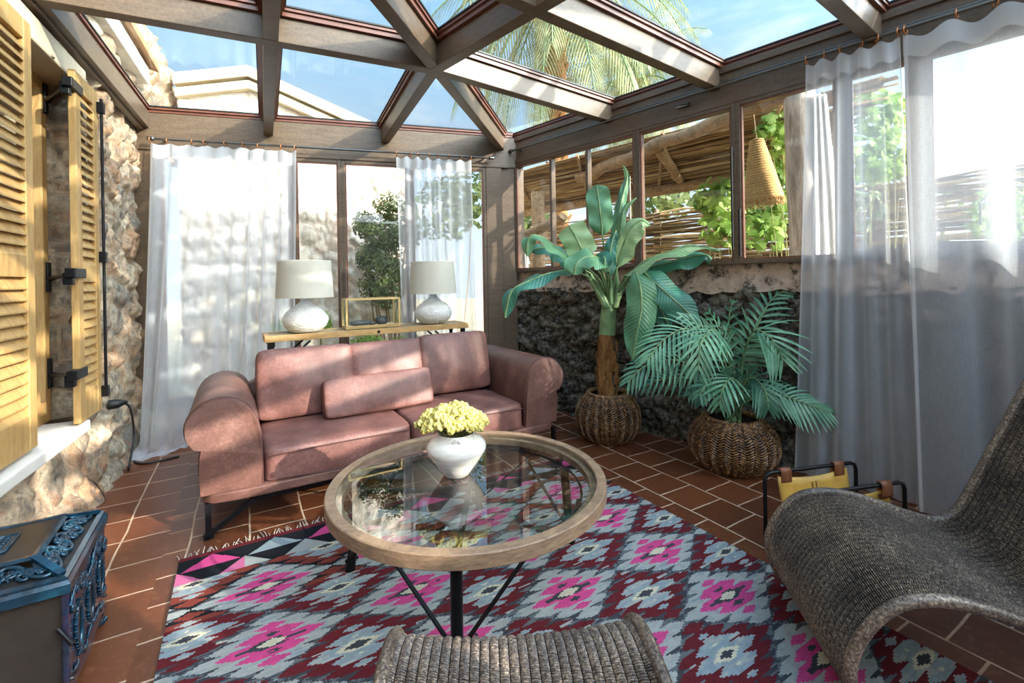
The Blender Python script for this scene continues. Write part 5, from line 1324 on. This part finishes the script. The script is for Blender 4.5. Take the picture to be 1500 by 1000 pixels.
b0_=D(1470,330,3.9); bush('round_shrub','yellow green round shrub seen through the curtain at right edge',cs,520,.07,41,'vine',Vector((b0_.x,b0_.y,-.13)))
lt=thing('garden_arch','thin dark metal garden arch behind the curtain at right','arch',D(1438,320,3.7))
w=MB(); w.tube([D(1436,330,3.7),D(1436,297,3.7),D(1450,280,3.7),D(1480,272,3.7),D(1530,274,3.7),D(1560,300,3.7)],.008,6); w.tube([D(1434,298,3.7),D(1462,292,3.7)],.01,6); w.build('frame',M['black'],lt)
cs=[(D(1255,300,4.6),(.3,.2,.35)),(D(1300,270,5.0),(.3,.2,.3))]
b0_=D(1270,320,4.7); bush('round_shrub','pale leafy shrub beyond the reed fence seen through the left sheer panel',cs,400,.09,43,'bush',Vector((b0_.x,b0_.y,-.13)))
for lab,cs,bq,n,sd in (('grey green garden tree far behind the back right sheer curtain',[(D(690,285,11),(1.0,.8,.9)),(D(650,310,11),(.8,.7,.8))],(675,380,11),700,44),
 ('grey green garden tree far outside behind the leftmost right hand window pane',[(D(775,325,10),(.8,.6,.7))],(775,380,10),350,45),
 ('grey green garden tree far beyond the reed fence to the right of the banana plant',[(D(975,285,10),(1.0,.6,.6)),(D(915,278,10.5),(.9,.6,.5))],(950,380,10.2),650,46)):
    b0_=D(*bq); bush('garden_tree',lab,cs,n,.22,sd,'bush',Vector((b0_.x,b0_.y,-.13)),'tree','garden trees beyond the reed fence')
SUN_FROM=(.82,-.42,.34); SUN_E=9.0; SKY=1.35; SKY_GLOW=22.0; EXPO=0.15; ROLL_SIGN=-1
# ------------------------------------------------------------------ daylight, sky, camera
wd=bpy.data.worlds.new('sky'); scn.world=wd; wd.use_nodes=True; t=wd.node_tree; t.nodes.clear()
out=t.nodes.new('ShaderNodeOutputWorld'); bg=t.nodes.new('ShaderNodeBackground'); t.links.new(bg.outputs[0],out.inputs[0])
tc=t.nodes.new('ShaderNodeTexCoord'); sep=t.nodes.new('ShaderNodeSeparateXYZ'); t.links.new(tc.outputs['Generated'],sep.inputs[0])
def wm(op,a,b=0,c=None):
    x=t.nodes.new('ShaderNodeMath'); x.operation=op
    for i,v in enumerate((a,b) if c is None else (a,b,c)):
        if hasattr(v,'node'): t.links.new(v,x.inputs[i])
        else: x.inputs[i].default_value=v
    return x.outputs[0]
def wr(f,st):
    x=t.nodes.new('ShaderNodeValToRGB'); e=x.color_ramp.elements
    while len(e)<len(st): e.new(.5)
    for i,(p,c) in enumerate(st): e[i].position=p; e[i].color=c
    t.links.new(f,x.inputs[0]); return x.outputs[0]
def wmix(f,a,b):
    x=t.nodes.new('ShaderNodeMix'); x.data_type='RGBA'
    for s,v in ((0,f),(6,a),(7,b)):
        if hasattr(v,'node'): t.links.new(v,x.inputs[s])
        else: x.inputs[s].default_value=v
    return x.outputs[2]
SUN=Vector(SUN_FROM).normalized()
grad=wr(sep.outputs[2],[(.0,lin('dbe8ef')),(.18,lin('c3dcf0')),(.45,lin('a2c9ea')),(1,lin('6fa8de'))])
mp=t.nodes.new('ShaderNodeMapping'); mp.inputs['Scale'].default_value=(1.2,1.2,4.2); t.links.new(tc.outputs['Generated'],mp.inputs[0])
nz=t.nodes.new('ShaderNodeTexNoise'); nz.inputs['Scale'].default_value=2.3; nz.inputs['Detail'].default_value=7; nz.inputs['Roughness'].default_value=.62; nz.inputs['Distortion'].default_value=.6; t.links.new(mp.outputs[0],nz.inputs['Vector'])
cl=wr(nz.outputs['Fac'],[(.48,(0,0,0,1)),(.72,(1,1,1,1))])
skyc=wmix(wm('MULTIPLY',cl,.75),grad,lin('eef4f8'))
dt=t.nodes.new('ShaderNodeVectorMath'); dt.operation='DOT_PRODUCT'; t.links.new(tc.outputs['Generated'],dt.inputs[0]); dt.inputs[1].default_value=SUN
gl=wm('POWER',wm('MAXIMUM',wm('MULTIPLY_ADD',dt.outputs['Value'],.5,.5),0),8.0)
skyc=wmix(wm('MINIMUM',wm('MULTIPLY',gl,.9),1),skyc,(1,.95,.86,1))
strg=wm('MULTIPLY_ADD',gl,SKY_GLOW,SKY)
t.links.new(skyc,bg.inputs[0]); t.links.new(strg,bg.inputs[1])
sl=bpy.data.lights.new('sun','SUN'); sl.energy=SUN_E; sl.color=(1,.92,.79); sl.angle=math.radians(.6)
so=bpy.data.objects.new('sun',sl); col.objects.link(so); so.rotation_euler=SUN.to_track_quat('Z','Y').to_euler()
cd=bpy.data.cameras.new('camera'); cam=bpy.data.objects.new('camera',cd); col.objects.link(cam)
cd.sensor_fit='HORIZONTAL'; cd.sensor_width=36; cd.lens=FP/1500*36; cd.clip_start=.05; cd.clip_end=200
cd.shift_y=-(500-HY)/1500
cam.matrix_world=Matrix.Translation((0,0,HC))@Matrix.Rotation(math.radians(90),4,'X')@Matrix.Rotation(ROLL_SIGN*ROLL,4,'Z')
scn.camera=cam
vs=scn.view_settings; vs.view_transform='Standard'; vs.look='None'; vs.exposure=EXPO; vs.gamma=1; vs.use_curve_mapping=False
scn.cycles.use_denoising=True
scn.cycles.max_bounces=10; scn.cycles.diffuse_bounces=4; scn.cycles.glossy_bounces=4; scn.cycles.transparent_max_bounces=24; scn.cycles.transmission_bounces=6
scn.cycles.sample_clamp_indirect=6; scn.cycles.caustics_reflective=False; scn.cycles.caustics_refractive=False
